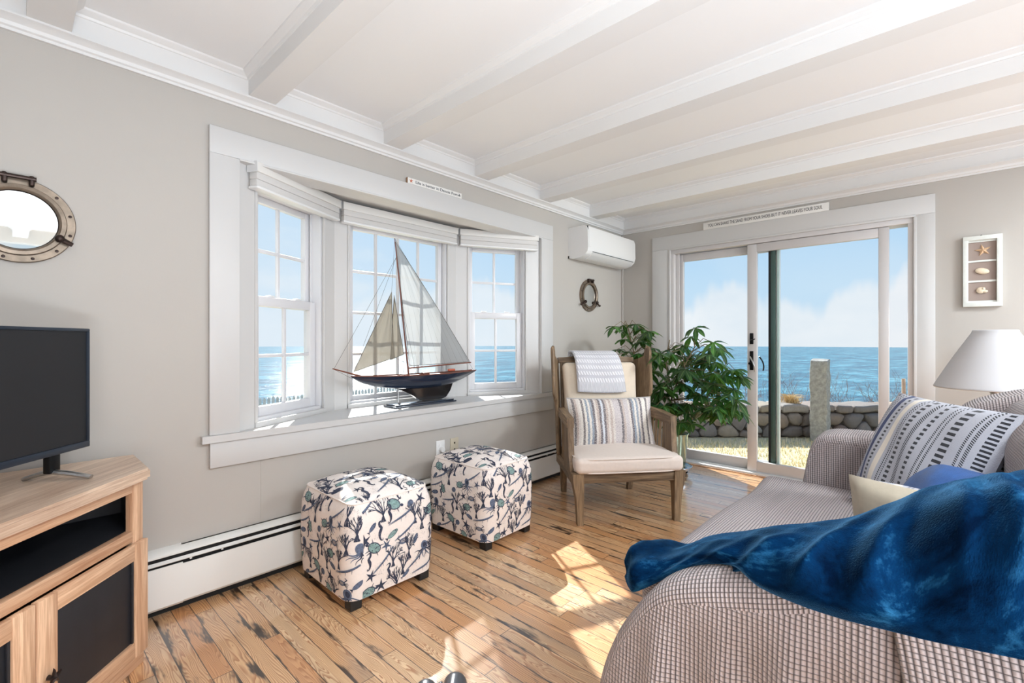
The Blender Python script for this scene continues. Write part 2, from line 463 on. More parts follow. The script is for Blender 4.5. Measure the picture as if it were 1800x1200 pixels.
def m_wood(name, light_, dark_, axis=0, rough=0.5, scale=1.0, coat=0.0, contrast=1.0):
    """straight grained wood along a local axis"""
    m, t = mat(name)
    o = t('ShaderNodeTexCoord').outputs['Object']
    inf = t('ShaderNodeObjectInfo').outputs['Random']
    o = t('ShaderNodeVectorMath', {0: o, 1: t('ShaderNodeCombineXYZ', {0: t.math('MULTIPLY', inf, 3.0), 1: inf, 2: t.math('MULTIPLY', inf, 5.0)}).outputs[0]}, operation='ADD').outputs[0]
    sc = [42 * scale] * 3; sc[axis] = 2.2 * scale
    w1 = t.noise(t.map(o, tuple(k * 0.16 for k in sc)), 1.0, 2.0, 0.5)
    g = t.noise(t.map(o, tuple(sc)), 1.0, 5.0, 0.65, 0.6)
    sc2 = [260 * scale] * 3; sc2[axis] = 9 * scale
    f = t.noise(t.map(o, tuple(sc2)), 1.0, 3.0, 0.6)
    v = t.math('ADD', t.math('MULTIPLY', g, 0.6), t.math('ADD', t.math('MULTIPLY', w1, 0.25), t.math('MULTIPLY', f, 0.3)))
    c = t.ramp(v, [(0.40, dark_), (0.40 + 0.2 / contrast, tuple((a + b) / 2 for a, b in zip(light_, dark_))), (0.72, light_)])
    bp = t('ShaderNodeBump', {'Height': f, 'Strength': 0.12, 'Distance': 0.002})
    b = t('ShaderNodeBsdfPrincipled', {'Base Color': c, 'Roughness': rough, 'Normal': bp.outputs[0], 'Coat Weight': coat, 'Coat Roughness': 0.25})
    finish(t, b); return m
OAKL, OAKD = rgb(240, 204, 170), rgb(172, 124, 92)
M['oak_x'] = m_wood('limed_oak_horizontal', OAKL, OAKD, 0, 0.42, coat=0.2)
M['oak_z'] = m_wood('limed_oak_vertical', OAKL, OAKD, 2, 0.42, coat=0.2)
M['oak_top'] = m_wood('worn_oak_top', rgb(238, 214, 190), rgb(172, 142, 120), 0, 0.4, coat=0.25)
CHL, CHD = rgb(156, 130, 100), rgb(58, 42, 30)
M['chair_x'] = m_wood('weathered_wood_across', CHL, CHD, 0, 0.6)
M['chair_y'] = m_wood('weathered_wood_along', CHL, CHD, 1, 0.6)
M['chair_z'] = m_wood('weathered_wood_upright', CHL, CHD, 2, 0.6)

def m_waffle(name, lightc, darkc, cell=0.0092, depth=0.8):
    m, t = mat(name)
    uv = t('ShaderNodeTexCoord').outputs['UV']
    s = t('ShaderNodeSeparateXYZ', {0: t.map(uv, (1 / cell, 1 / cell, 1))})
    def tri(x):
        return t.math('MULTIPLY', t.math('ABSOLUTE', t.math('SUBTRACT', t.math('FRACT', x), 0.5)), 2.0)
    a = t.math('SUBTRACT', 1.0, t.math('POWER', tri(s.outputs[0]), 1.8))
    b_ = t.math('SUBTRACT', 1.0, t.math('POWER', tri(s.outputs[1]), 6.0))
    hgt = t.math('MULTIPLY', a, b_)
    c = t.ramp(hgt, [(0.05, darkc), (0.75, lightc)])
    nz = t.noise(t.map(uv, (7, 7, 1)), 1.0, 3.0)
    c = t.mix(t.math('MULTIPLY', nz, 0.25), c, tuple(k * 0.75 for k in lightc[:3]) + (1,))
    bp = t('ShaderNodeBump', {'Height': hgt, 'Strength': depth, 'Distance': 0.004})
    b = t('ShaderNodeBsdfPrincipled', {'Base Color': c, 'Roughness': 0.85, 'Normal': bp.outputs[0], 'Sheen Weight': 0.25})
    finish(t, b); return m
M['waffle'] = m_waffle('grey_waffle_slipcover', rgb(178, 166, 166), rgb(50, 42, 46))

def m_velvet():
    m, t = mat('navy_plush')
    uv = t('ShaderNodeTexCoord').outputs['UV']
    a = t.noise(t.map(uv, (6, 6, 1)), 1.0, 5.0, 0.65, 0.8)
    f = t.noise(t.map(uv, (260, 260, 1)), 1.0, 2.0)
    a = t.math('ADD', t.math('MULTIPLY', a, 0.72), t.math('MULTIPLY', t.noise(t.map(uv, (34, 34, 1)), 1.0, 5.0, 0.7), 0.28))
    c = t.ramp(a, [(0.38, rgb(2, 14, 32)), (0.54, rgb(5, 38, 70)), (0.70, rgb(44, 104, 146))])
    c = t.mix(t.math('MULTIPLY', f, 0.4), c, rgb(6, 18, 44))
    bp = t('ShaderNodeBump', {'Height': f, 'Strength': 0.5, 'Distance': 0.003})
    b = t('ShaderNodeBsdfPrincipled', {'Base Color': c, 'Roughness': 0.8, 'Normal': bp.outputs[0], 'Specular IOR Level': 0.0, 'Sheen Weight': 0.5, 'Sheen Roughness': 0.28, 'Sheen Tint': rgb(96, 148, 190)})
    finish(t, b); return m
M['velvet'] = m_velvet()
M['bluevelvet'] = pbr('blue_velvet', rgb(32, 80, 142), 0.6, var=0.4, vscale=9, bump=0.25, bscale=300, sheen=0.15)

def m_stripes(name):
    """navy, cream and grey woven bands across U with dashes along V"""
    m, t = mat(name)
    uv = t('ShaderNodeTexCoord').outputs['UV']
    s = t('ShaderNodeSeparateXYZ', {0: uv}); u, v = s.outputs[0], s.outputs[1]
    G = rgb(176, 178, 188); N = rgb(28, 34, 56); C = rgb(216, 208, 196); B = rgb(26, 46, 96); K = rgb(34, 36, 44)
    # band layout over one width: (start, end, colour, dashes per unit)
    bands = [(0.02, 0.055, K, 34), (0.085, 0.10, K, 60), (0.115, 0.13, K, 60), (0.155, 0.20, B, 0), (0.235, 0.262, K, 30), (0.295, 0.345, C, 0),
             (0.375, 0.39, K, 60), (0.40, 0.412, K, 60), (0.435, 0.47, K, 26), (0.51, 0.545, K, 70), (0.585, 0.612, K, 26), (0.66, 0.675, K, 70),
             (0.69, 0.705, K, 70), (0.745, 0.80, K, 24), (0.86, 0.875, K, 70), (0.89, 0.91, K, 70), (0.94, 0.975, K, 34)]
    wv = t.noise(t.map(uv, (260, 120, 1)), 1.0, 2.0)
    c = t.mix(t.math('MULTIPLY', wv, 0.4), G, rgb(138, 142, 156))
    hsum = wv
    for a, b, colr, dash in bands:
        k = t.math('MULTIPLY', t.math('GREATER_THAN', u, a), t.math('LESS_THAN', u, b))
        if dash:
            sh = t.math('ADD', v, t.math('MULTIPLY', u, 0.6 if dash > 40 else 0.0))
            k = t.math('MULTIPLY', k, t.math('LESS_THAN', t.math('FRACT', t.math('MULTIPLY', sh, dash)), 0.52))
        c = t.mix(k, c, colr)
        hsum = t.math('ADD', hsum, k)
    bp = t('ShaderNodeBump', {'Height': hsum, 'Strength': 0.5, 'Distance': 0.004})
    b = t('ShaderNodeBsdfPrincipled', {'Base Color': c, 'Roughness': 0.9, 'Normal': bp.outputs[0], 'Sheen Weight': 0.15})
    finish(t, b); return m
M['stripes'] = m_stripes('woven_stripe_fabric')

def m_rag(name):
    """irregular rag-weave stripes across U"""
    m, t = mat(name)
    uv = t('ShaderNodeTexCoord').outputs['UV']
    s = t('ShaderNodeSeparateXYZ', {0: uv})
    wob = t.noise(t.map(uv, (14, 26, 1)), 1.0, 3.0)
    u = t.math('ADD', t.math('MULTIPLY', s.outputs[0], 40.0), t.math('MULTIPLY', wob, 0.9))
    r = t('ShaderNodeTexWhiteNoise', {'W': t.math('FLOOR', u)}, noise_dimensions='1D').outputs['Value']
    c = t.ramp(r, [(0.0, rgb(214, 206, 200)), (0.2, rgb(196, 188, 190)), (0.36, rgb(96, 90, 98)), (0.5, rgb(226, 220, 212)), (0.62, rgb(134, 148, 164)), (0.74, rgb(186, 170, 162)), (0.86, rgb(110, 104, 106)), (0.95, rgb(206, 212, 222))], 'CONSTANT')
    n = t.noise(t.map(uv, (120, 60, 1)), 1.0, 3.0, 0.7)
    c = t.mix(t('ShaderNodeMapRange', {0: n, 1: 0.5, 2: 0.64, 4: 0.75}).outputs[0], c, rgb(222, 216, 210))
    c = t.mix(t('ShaderNodeMapRange', {0: n, 1: 0.46, 2: 0.36, 4: 0.6}).outputs[0], c, rgb(92, 84, 90))
    bp = t('ShaderNodeBump', {'Height': t.math('ADD', n, t.math('FRACT', u)), 'Strength': 0.5, 'Distance': 0.004})
    b = t('ShaderNodeBsdfPrincipled', {'Base Color': c, 'Roughness': 0.9, 'Normal': bp.outputs[0]})
    finish(t, b); return m
M['rag'] = m_rag('rag_weave_stripe')

def m_knit(name):
    m, t = mat(name)
    uv = t('ShaderNodeTexCoord').outputs['UV']
    s = t('ShaderNodeSeparateXYZ', {0: uv}); u, v = s.outputs[0], s.outputs[1]
    # cable rows along U every 2.6 cm, ribbed hem at low V
    row = t.math('FRACT', t.math('DIVIDE', v, 0.03))
    tw = t.math('SINE', t.math('ADD', t.math('MULTIPLY', u, 330.0), t.math('MULTIPLY', row, 6.0)))
    inrow = t.math('MULTIPLY', t.math('GREATER_THAN', row, 0.28), t.math('LESS_THAN', row, 0.86))
    cab = t.math('MULTIPLY', t.math('ADD', t.math('MULTIPLY', tw, 0.5), 0.6), inrow)
    gro = t.math('LESS_THAN', row, 0.12)
    body = t.math('SUBTRACT', cab, t.math('MULTIPLY', gro, 0.5))
    rib = t.math('MULTIPLY', t.math('ADD', t.math('SINE', t.math('MULTIPLY', u, 900.0)), 1.0), 0.5)
    hem = t.math('LESS_THAN', v, 0.04)
    h = t.math('ADD', t.math('MULTIPLY', hem, rib), t.math('MULTIPLY', t.math('SUBTRACT', 1.0, hem), body))
    c = t.ramp(h, [(0.0, rgb(186, 186, 194)), (0.6, rgb(208, 208, 213)), (1.0, rgb(218, 218, 223))])
    bp = t('ShaderNodeBump', {'Height': h, 'Strength': 0.7, 'Distance': 0.004})
    b = t('ShaderNodeBsdfPrincipled', {'Base Color': c, 'Roughness': 0.9, 'Normal': bp.outputs[0], 'Sheen Weight': 0.2})
    finish(t, b); return m
M['knit'] = m_knit('pale_grey_cable_knit')

def m_leaf():
    m, t = mat('glossy_leaf')
    o = t('ShaderNodeTexCoord').outputs['UV']
    r = t.noise(t('ShaderNodeTexCoord').outputs['Object'], 9.0, 2.0)
    s = t('ShaderNodeSeparateXYZ', {0: o})
    mid = t.math('LESS_THAN', t.math('ABSOLUTE', t.math('SUBTRACT', s.outputs[0], 0.5)), 0.05)
    c = t.ramp(r, [(0.35, rgb(22, 48, 30)), (0.55, rgb(36, 80, 38)), (0.72, rgb(78, 132, 58))])
    c = t.mix(t.math('MULTIPLY', mid, 0.5), c, rgb(150, 180, 110))
    p = t('ShaderNodeBsdfPrincipled', {'Base Color': c, 'Roughness': 0.28, 'Specular IOR Level': 0.6})
    tl = t('ShaderNodeBsdfTranslucent', {'Color': t.mix(0.5, c, rgb(130, 190, 60))})
    mx = t('ShaderNodeMixShader', {0: 0.28, 1: p.outputs[0], 2: tl.outputs[0]})
    finish(t, mx); return m
M['leaf'] = m_leaf()
M['pot'] = pbr('silvery_green_metal', rgb(158, 176, 160), 0.2, 0.85, var=0.15, vscale=6, stretch=(1, 1, 0.2))

def m_sea():
    m, t = mat('sea_water')
    o = t('ShaderNodeTexCoord').outputs['Object']
    a = t.noise(t.map(o, (0.10, 0.16, 1), rot=(0, 0, 0.75)), 1.0, 6.0, 0.62)
    b_ = t.noise(t.map(o, (0.34, 0.8, 1), rot=(0, 0, 0.75)), 1.0, 6.0, 0.66)
    c = t.ramp(t.math('ADD', t.math('MULTIPLY', a, 0.55), t.math('MULTIPLY', b_, 0.45)), [(0.40, rgb(10, 66, 92)), (0.50, rgb(30, 98, 120)), (0.60, rgb(84, 146, 164))])
    bp = t('ShaderNodeBump', {'Height': t.math('ADD', t.math('MULTIPLY', a, 2.0), b_), 'Strength': 0.36, 'Distance': 0.8})
    p = t('ShaderNodeBsdfPrincipled', {'Base Color': c, 'Roughness': 0.2, 'Normal': bp.outputs[0], 'IOR': 1.33, 'Specular IOR Level': 0.16})
    finish(t, p); return m
M['sea'] = m_sea()

def m_ground():
    m, t = mat('dry_lawn')
    o = t('ShaderNodeTexCoord').outputs['Object']
    n1 = t.noise(o, 1.1, 3.0); n2 = t.noise(o, 26.0, 5.0, 0.7)
    c = t.mix(n1, rgb(226, 206, 168), rgb(186, 176, 128))
    c = t.mix(t.math('MULTIPLY', n2, 0.7), c, rgb(240, 226, 200))
    bp = t('ShaderNodeBump', {'Height': n2, 'Strength': 0.8, 'Distance': 0.03})
    p = t('ShaderNodeBsdfPrincipled', {'Base Color': c, 'Roughness': 0.95, 'Normal': bp.outputs[0]})
    finish(t, p); return m
M['lawn'] = m_ground()

def m_fieldstone():
    m, t = mat('fieldstone')
    at = t('ShaderNodeAttribute', attribute_name='stone').outputs['Fac']
    o = t('ShaderNodeTexCoord').outputs['Object']
    c = t.ramp(at, [(0.0, rgb(112, 106, 104)), (0.2, rgb(150, 134, 122)), (0.4, rgb(126, 122, 124)), (0.6, rgb(172, 158, 140)), (0.8, rgb(138, 116, 106)), (1.0, rgb(164, 160, 156))])
    n = t.noise(o, 14.0, 5.0, 0.65)
    c = t.mix(t.math('MULTIPLY', n, 0.6), c, rgb(84, 78, 76))
    bp = t('ShaderNodeBump', {'Height': n, 'Strength': 0.7, 'Distance': 0.02})
    p = t('ShaderNodeBsdfPrincipled', {'Base Color': c, 'Roughness': 0.92, 'Normal': bp.outputs[0]})
    finish(t, p); return m
M['fieldstone'] = m_fieldstone()
M['mortar'] = pbr('dark_mortar', rgb(72, 66, 62), 0.95, bump=0.5, bscale=40)
M['cushbase'] = pbr('ottoman_linen', rgb(238, 228, 222), 0.85, var=0.03, vscale=90, bump=0.1, bscale=900)
M['inknavy'] = pbr('print_navy', rgb(52, 58, 78), 0.85, var=0.3, vscale=120)
M['inkblue'] = pbr('print_blue', rgb(92, 104, 128), 0.85, var=0.4, vscale=120)
M['inkteal'] = pbr('print_teal', rgb(124, 152, 150), 0.85, var=0.35, vscale=120)
M['inkgrey'] = pbr('print_grey', rgb(150, 146, 150), 0.85)
M['blind'] = pbr('cellular_shade', rgb(204, 202, 200), 0.8, bump=0.2, bscale=260)
M['blindrail'] = pbr('shade_rail', rgb(216, 214, 210), 0.6)
# ------------------------------------------------------------------ room shell
XB, YS = -4.97, -5.25            # rear and side walls of the room
ZC = 2.415                        # ceiling
fl = MB().box(XB, YS, -0.06, 0.0, 0.0, 0.0); struct(fl.build('floor', M['floor']))
ce = MB().box(XB - .15, YS - .15, ZC, 0.15, 0.15, ZC + 0.12); struct(ce.build('ceiling', M['ceil']))
# window wall y=0 with the bay opening
BX0, BX1, BZ0, BZ1 = -3.63, -1.357, 0.69, 2.012
wl = MB()
wl.box(XB - .15, 0, -0.06, BX0, 0.12, ZC); wl.box(BX1, 0, -0.06, 0.15, 0.12, ZC)
wl.box(BX0, 0, -0.06, BX1, 0.12, BZ0 - .03); wl.box(BX0, 0, BZ1 + .03, BX1, 0.12, ZC)
struct(wl.build('wall_left', M['wall']))
# door wall x=0 with the slider opening
DY0, DY1, DZ1 = -2.33, -0.522, 2.04
wr = MB()
wr.box(0, DY1, -0.06, 0.12, 0.0, ZC); wr.box(0, YS - .15, -0.06, 0.12, DY0, ZC); wr.box(0, DY0, DZ1, 0.12, DY1, ZC)
struct(wr.build('wall_right', M['wall']))
wb = MB().box(XB - .15, YS - .15, -0.06, XB, 0.0, ZC); struct(wb.build('wall_back', M['wall']))
# unseen side wall with two openings added for the fill panels
ws = MB()
for a, b in ((XB, -4.85), (-2.35, -1.9), (-0.3, 0.0)): ws.box(a, YS, -0.06, b, YS + .12, ZC)
for a, b in ((-4.85, -2.35), (-1.9, -0.3)):
    ws.box(a, YS, -0.06, b, YS + .12, 0.45); ws.box(a, YS, 2.25, b, YS + .12, ZC)
struct(ws.build('wall_side', M['wall']))
# thin panel seams on the window wall
sm = MB()
for x in (-3.53,): sm.box(x - .002, -0.0015, 0.27, x + .002, 0.0, 0.57)
struct(sm.build('trim_1', M['wall']))
cs = MB().box(-0.018, -0.018, 0.26, -0.0, -0.0, 2.26, .004); struct(cs.build('trim_2', M['wall']))

# crown: lower moulding, frieze, ceiling moulding along both walls
def crown_prof(s=1):
    # (distance from wall, z)
    return [(0, 2.262), (.012, 2.262), (.014, 2.272), (.022, 2.276), (.026, 2.288), (.040, 2.298), (.056, 2.303), (.056, 2.312), (.045, 2.314), (.045, 2.384), (.050, 2.386), (.054, 2.394), (.068, 2.402), (.076, 2.408), (.078, ZC), (0, ZC)]
cw = MB().prism([(-d_, z) for d_, z in crown_prof()], XB, -0.0, 'yz'); struct(cw.build('trim_3', M['beam'], smooth=25))
cw = MB().prism([(-d_, z) for d_, z in crown_prof()], YS, -0.0, 'xz'); struct(cw.build('trim_4', M['beam'], smooth=25))
# ceiling beams across the room with small bed mouldings
n = 5
for k in range(7):
    x = -0.688 - 0.7285 * k
    if x < XB + .1: break
    bm = MB()
    prof = [(0, 2.311), (.118, 2.311), (.118, 2.384), (.124, 2.386), (.128, 2.394), (.142, 2.402), (.150, 2.408), (.152, ZC), (-.034, ZC), (-.032, 2.408), (-.024, 2.402), (-.010, 2.394), (-.006, 2.386), (0, 2.384)]
    bm.prism([(x + a, z) for a, z in prof], YS, -0.044, 'xz')
    struct(bm.build('trim_%d' % n, M['beam'], smooth=25)); n += 1

# bay: plan points of the inside faces
BA, BB, BC, BD = Vector((-3.63, 0.0)), Vector((-2.99, 0.33)), Vector((-2.0, 0.33)), Vector((-1.357, 0.0))
ZS, ZT = 0.722, 2.04
def offs(d_):
    """plan of the bay pushed outward by d"""
    out = []
    for P, nn in ((BA, None), (BB, 1), (BC, 1), (BD, None)):
        out.append(P)
    a = BA + Vector((-.458, .889)) * d_; b = BB + Vector((-.23, .97)) * d_; c = BC + Vector((.23, .97)) * d_; e = BD + Vector((.456, .89)) * d_
    return [a, b, c, e]
o2 = offs(0.16)
st = MB()
st.prism([(-3.787, -0.036), (-1.188, -0.036), (-1.188, 0.0), (-1.355, 0.0)] + [tuple(p) for p in o2[::-1]] + [(-3.632, 0.0), (-3.787, 0.0)], 0.690, ZS, 'xy')
struct(st.build('trim_%d' % n, M['trim'])); n += 1
ro = MB(); ro.prism([(-3.75, 0.004), (-1.24, 0.004)] + [tuple(p) for p in offs(0.22)[::-1]], ZT, ZT + 0.14, 'xy')
struct(ro.build('trim_%d' % n, M['trim'])); n += 1
# casing round the bay opening and apron
ca = MB()
ca.box(-3.755, -0.02, ZS, -3.63, 0.0, 2.012, .003); ca.box(-1.357, -0.02, ZS, -1.210, 0.0, 2.012, .003)
ca.box(-3.755, -0.02, 2.012, -1.210, 0.0, 2.137, .003)
ca.box(-3.633, -0.026, 2.004, -1.354, -0.001, 2.014, .003); ca.box(-1.372, -0.026, ZS, -1.354, 0.0, 2.01, .003)
ca.box(-3.633, -0.003, 2.004, -1.354, 0.12, 2.05)
struct(ca.build('trim_%d' % n, M['trim'])); n += 1
ap = MB().box(-3.753, -0.02, 0.572, -1.206, 0.0, 0.690, .003); struct(ap.build('trim_%d' % n, M['trim'])); n += 1

def facet(P, Q):
    e = (Q - P); L = e.length; e = e / L
    nrm = Vector((-e.y, e.x))
    return frame((P.x, P.y, 0), (e.x, e.y, 0), (nrm.x, nrm.y, 0), (0, 0, 1)), L
# each facet is built in its own frame: x along, y outward, z up
def bay_window(name, P, Q, u0, u1, kind):
    X, L = facet(P, Q)
    R = sroot(name); R.matrix_world = X
    ang = math.atan2((Q - P).y, (Q - P).x)
    R.matrix_world = Matrix.Identity(4); R.location = (P.x, P.y, 0); R.rotation_euler = (0, 0, ang)
    z0, z1 = 0.745, 1.935
    f = MB()   # wall part of the facet round the unit
    f.box(-.02 if kind != 'c' else -.0, 0.0, ZS, u0, 0.14, ZT); f.box(u1, 0.0, ZS, L + (.02 if kind != 'c' else 0), 0.14, ZT)
    f.box(u0, 0.0, ZS, u1, 0.14, z0); f.box(u0, 0.0, z1, u1, 0.14, ZT)
    f.build('wall_panel', M['trim'], R)
    g = MB()   # stepped jamb liner
    for a, b in ((u0, u0 + .016), (u1 - .016, u1)): g.box(a, 0.012, z0, b, 0.13, z1, .002)
    g.box(u0, 0.012, z0, u1, 0.13, z0 + .02, .002); g.box(u0, 0.012, z1 - .02, u1, 0.13, z1, .002)
    for a in (u0 + .016, u1 - .024): g.box(a, 0.072, z0, a + .008, 0.080, z1, .001)
    g.build('window_frame', M['vinyl'], R)
    # inner stop beads beside the unit
    h = MB()
    each('stop_bead', M['trim'], R, [(a, -0.008, ZS, a + .016, 0.004, z1) for a in (u0 - .012, u1 - .004)], .002)
    MB().box(u0 - .012, -0.012, ZS, u1 + .012, 0.002, z0 + .004, .002).build('stool_bead', M['trim'], R)
    def sash(d0, d1, za, zb, sx, top, bot, cols, rows, nm):
        s = MB(); a, b = u0 + .018, u1 - .018
        s.box(a, d0, za, a + sx, d1, zb, .003); s.box(b - sx, d0, za, b, d1, zb, .003)
        s.box(a + sx, d0, za, b - sx, d1, za + bot, .003); s.box(a + sx, d0, zb - top, b - sx, d1, zb, .003)
        so = s.build(nm, M['vinyl'], R)
        ga, gb, gz0, gz1 = a + sx, b - sx, za + bot, zb - top
        dm = (d0 + d1) / 2
        m_ = MB()
        for i in range(1, cols):
            x = ga + (gb - ga) * i / cols; m_.box(x - .009, dm - .008, gz0, x + .009, dm + .008, gz1, .002)
        for i in range(1, rows):
            z = gz0 + (gz1 - gz0) * i / rows; m_.box(ga, dm - .0075, z - .009, gb, dm + .0075, z + .009, .002)
        m_.build('muntin_grid', M['vinyl'], so)
        MB().box(ga - .005, dm + .009, gz0 - .005, gb + .005, dm + .013, gz1 + .005).build('pane', M['glass'], so)
        return so
    if kind == 'c':
        sash(0.05, 0.085, z0 + .02, z1 - .02, 0.036, .03, .03, 4, 4, 'sash')
    else:
        up = sash(0.088, 0.120, 1.335, z1 - .02, 0.036, .034, .045, 2, 2, 'sash')
        lo = sash(0.045, 0.078, z0 + .02, 1.385, 0.046, .05, .05, 2, 2, 'sash')
        mx = (u0 + u1) / 2
        each('sash_lock', M['plasticW'], lo, [(mx + q - .022, 0.05, 1.385, mx + q + .022, 0.075, 1.395) for q in (-.1, .1)])
    return R
bay_window('window_1', BA, BB, .105, .618, 'l')
bay_window('window_2', BB, BC, .098, .910, 'c')
bay_window('window_3', BC, BD, .105, .590, 'r')
# square posts at the bay corners
for P, an in ((BB, 0.24), (BC, -0.24)):
    p_ = MB().rbox((0, 0.08, (ZS + ZT) / 2), (.05, .14, ZT - ZS), .002)
    o = p_.build('trim_%d' % n, M['trim']); o.location = (P.x, P.y, 0); o.rotation_euler = (0, 0, an); struct(o); n += 1

# honeycomb blinds, pulled up, one on each facet
def blind(P, Q, a, b, label):
    ang = math.atan2((Q - P).y, (Q - P).x)
    R = thing('window_blind', label, 'blind', (P.x, P.y, 1.893), ang, 'raised shades on the bay window')
    z = 1.893
    MB().box(a, -0.066, 1.972 - z, b, -0.004, 2.020 - z, .004).build('head_rail', M['blindrail'], R)
    s = MB()
    s.box(a + .006, -0.056, 1.905 - z, b - .006, -0.010, 1.939 - z, .006); s.box(a + .006, -0.058, 1.938 - z, b - .006, -0.010, 1.974 - z, .006)
    s.build('fabric', M['blind'], R)
    MB().box(a + .004, -0.060, 0.0, b - .004, -0.006, 0.013, .004).build('bottom_rail', M['plasticW'], R)
    each('end_cap', M['plasticG'], R, [(x, -0.066, 1.970 - z, x + .001, -0.004, 2.021 - z) for x in (a - .0015, b + .0005)], 0)
blind(BA, BB, .045, .700, 'raised white cellular shade on the left angled pane of the bay, end cap showing')
blind(BB, BC, .028, .962, 'raised white cellular shade over the wide middle pane behind the model sailboat')
blind(BC, BD, .020, .680, 'raised white cellular shade on the right angled pane, nearest the wing chair')

# ------------------------------------------------------------------ sliding glass door
dc = MB()
dc.box(-0.02, -2.433, 0.0, 0.0, -2.325, 2.045, .003); dc.box(-0.02, -0.526, 0.0, 0.0, -0.345, 2.045, .003)
dc.box(-0.02, -2.433, 2.045, 0.0, -0.345, 2.177, .003)
dc.box(-0.028, -0.535, 0.0, 0.0, -0.518, 2.032, .003); dc.box(-0.028, -2.335, 0, 0, -2.318, 2.032, .003); dc.box(-0.028, -2.33, 2.032, 0, -0.52, 2.05, .003)
struct(dc.build('trim_%d' % n, M['trim'])); n += 1
DR = sroot('door_1')
f = MB()
f.box(-0.012, -0.565, 0.0, 0.13, -0.522, DZ1 - .045, .003); f.box(-0.012, -2.33, 0.0, 0.13, -2.287, DZ1 - .045, .003)
f.box(-0.012, -2.33, DZ1 - .045, 0.13, -0.522, DZ1, .003)
f.box(0.035, -0.600, 0.03, 0.045, -0.565, DZ1 - .045, .002)
f.build('door_frame', M['doorframe'], DR)
s = MB(); s.box(-0.035, -2.335, 0.0, 0.13, -0.515, 0.022, .004); s.build('threshold_track', M['plasticG'], DR)
each('track_rib', M['plasticG'], DR, [(0.012, -2.33, 0.02, 0.018, -0.53, 0.034), (0.07, -2.33, .02, .076, -.53, .034)], .001)
s = MB().box(-0.05, -2.34, 0.0, -0.034, -0.51, 0.008, .002); s.build('floor_strip', M['oak_x'], DR)
def door_panel(nm, x0, x1, ya, yb, st_a, st_b, m_):
    """ya<yb; st_a at ya side"""
    z0, z1 = 0.030, DZ1 - .048
    p = MB()
    p.box(x0, ya, z0, x1, ya + st_a, z1, .004); p.box(x0, yb - st_b, z0, x1, yb, z1, .004)
    p.box(x0, ya + st_a, z0, x1, yb - st_b, z0 + .085, .004); p.box(x0, ya + st_a, z1 - .07, x1, yb - st_b, z1, .004)
    o = p.build(nm, m_, DR)
    xm = (x0 + x1) / 2
    MB().box(xm - .003, ya + st_a - .01, z0 + .075, xm + .003, yb - st_b + .01, z1 - .06).build('pane', M['glass'], o)
    return o
outer = door_panel('fixed_panel', 0.062, 0.102, -1.455, -0.565, .065, .060, M['doorframe'])
inner = door_panel('sliding_panel', 0.004, 0.044, -2.182, -1.217, .062, .077, M['doorframe'])
q = MB(); q.box(0.0465, -1.392, 0.03, 0.064, -1.374, DZ1 - .05)
q.build('interlock', M['darkslot'], outer)
q = MB(); q.box(0.048, -1.428, 0.03, 0.0615, -1.392, DZ1 - .05, .002); q.build('interlock_cover', M['greenmetal'], outer)
q = MB(); q.box(0.048, -1.456, 0.03, 0.0615, -1.438, DZ1 - .05, .001); q.build('weather_strip', M['palegreen'], outer)
# latch and pull on the sliding panel's left stile
hy = -1.253
h = MB(); h.rbox((0.002, hy, 1.175), (.010, .030, .095), .004); h.tube([(-.004, hy + .01, 1.160), (-.022, hy + .006, 1.158), (-.026, hy - .035, 1.172)], .004, 8)
h.build('thumb_latch', M['black'], inner)
h = MB(); h.rbox((0.002, hy, 0.985), (.010, .030, .165), .004); h.lathe([(.010, -.012), (.012, .0), (.009, .012)], 16, (0, 0, 0), 0, T(-.008, hy + .012, .96) @ Matrix.Rotation(math.radians(90), 4, 'Y'))
ho = h.build('lock_plate', M['black'], inner)
arc = [(-.012 - .02 * math.sin(math.pi * k / 10), hy + .008 - .040 * math.sin(math.pi * k / 10 * .62), 1.018 - .125 * k / 10) for k in range(11)]
MB().tube(arc, [.0055] * 11, 8).build('pull_handle', M['nickel'], inner)
arc = [(.052 + .03 * math.sin(math.pi * min(1, k / 5.) / 2), -1.300 - .028 * math.sin(math.pi * k / 10 * .7), 1.02 - .125 * k / 10) for k in range(11)]
MB().tube(arc, .006, 8).build('outside_pull', M['black'], inner)
# wooden security stick standing in the right jamb
sk = MB().tube([(.028, -2.262, .022), (.027, -2.268, .45), (.026, -2.262, .88)], [.016, .015, .011], 8, flat=.7)
tag(sk.build('door_stick', M['stick'], loc=(.028, -2.262, .022)), 'weathered wooden stick standing in the right jamb of the glass door', 'stick')

# unseen eave added over the door side to keep sun off the lamp shade
struct(MB().box(.121, -5.5, 2.20, .62, .30, 2.34, .01).build('trim_%d' % n, M['trim'])); n += 1
# ------------------------------------------------------------------ baseboard heater
HX0, HX1 = -4.36, -0.07
hr = thing('baseboard_heater', 'long white baseboard heater along the floor under the bay window', 'heater', (-2.2, 0, 0))
def hx(x): return x + 2.2
p = [(0, .262), (-.012, .262), (-.050, .256), (-.058, .250), (-.058, .244), (-.050, .248), (-.012, .254), (0, .254)]
MB().prism(p, hx(HX0), hx(HX1), 'yz').build('top_cover', M['heater'], hr)
MB().box(hx(HX0), -.012, .03, hx(HX1), 0, .262).build('back_plate', M['heater'], hr)
MB().box(hx(HX0), -.046, .05, hx(HX1), -.012, .240).build('heating_fins', M['darkslot'], hr)
MB().prism([(-.056, .228), (-.068, .219), (-.066, .215), (-.054, .224)], hx(HX0), hx(HX1), 'yz').build('damper', M['heater'], hr)
MB().prism([(-.062, .199), (-.066, .199), (-.072, .158), (-.072, .045), (-.064, .034), (-.058, .034), (-.064, .05), (-.064, .158)], hx(-3.868), hx(HX1), 'yz').build('front_panel', M['heater'], hr)
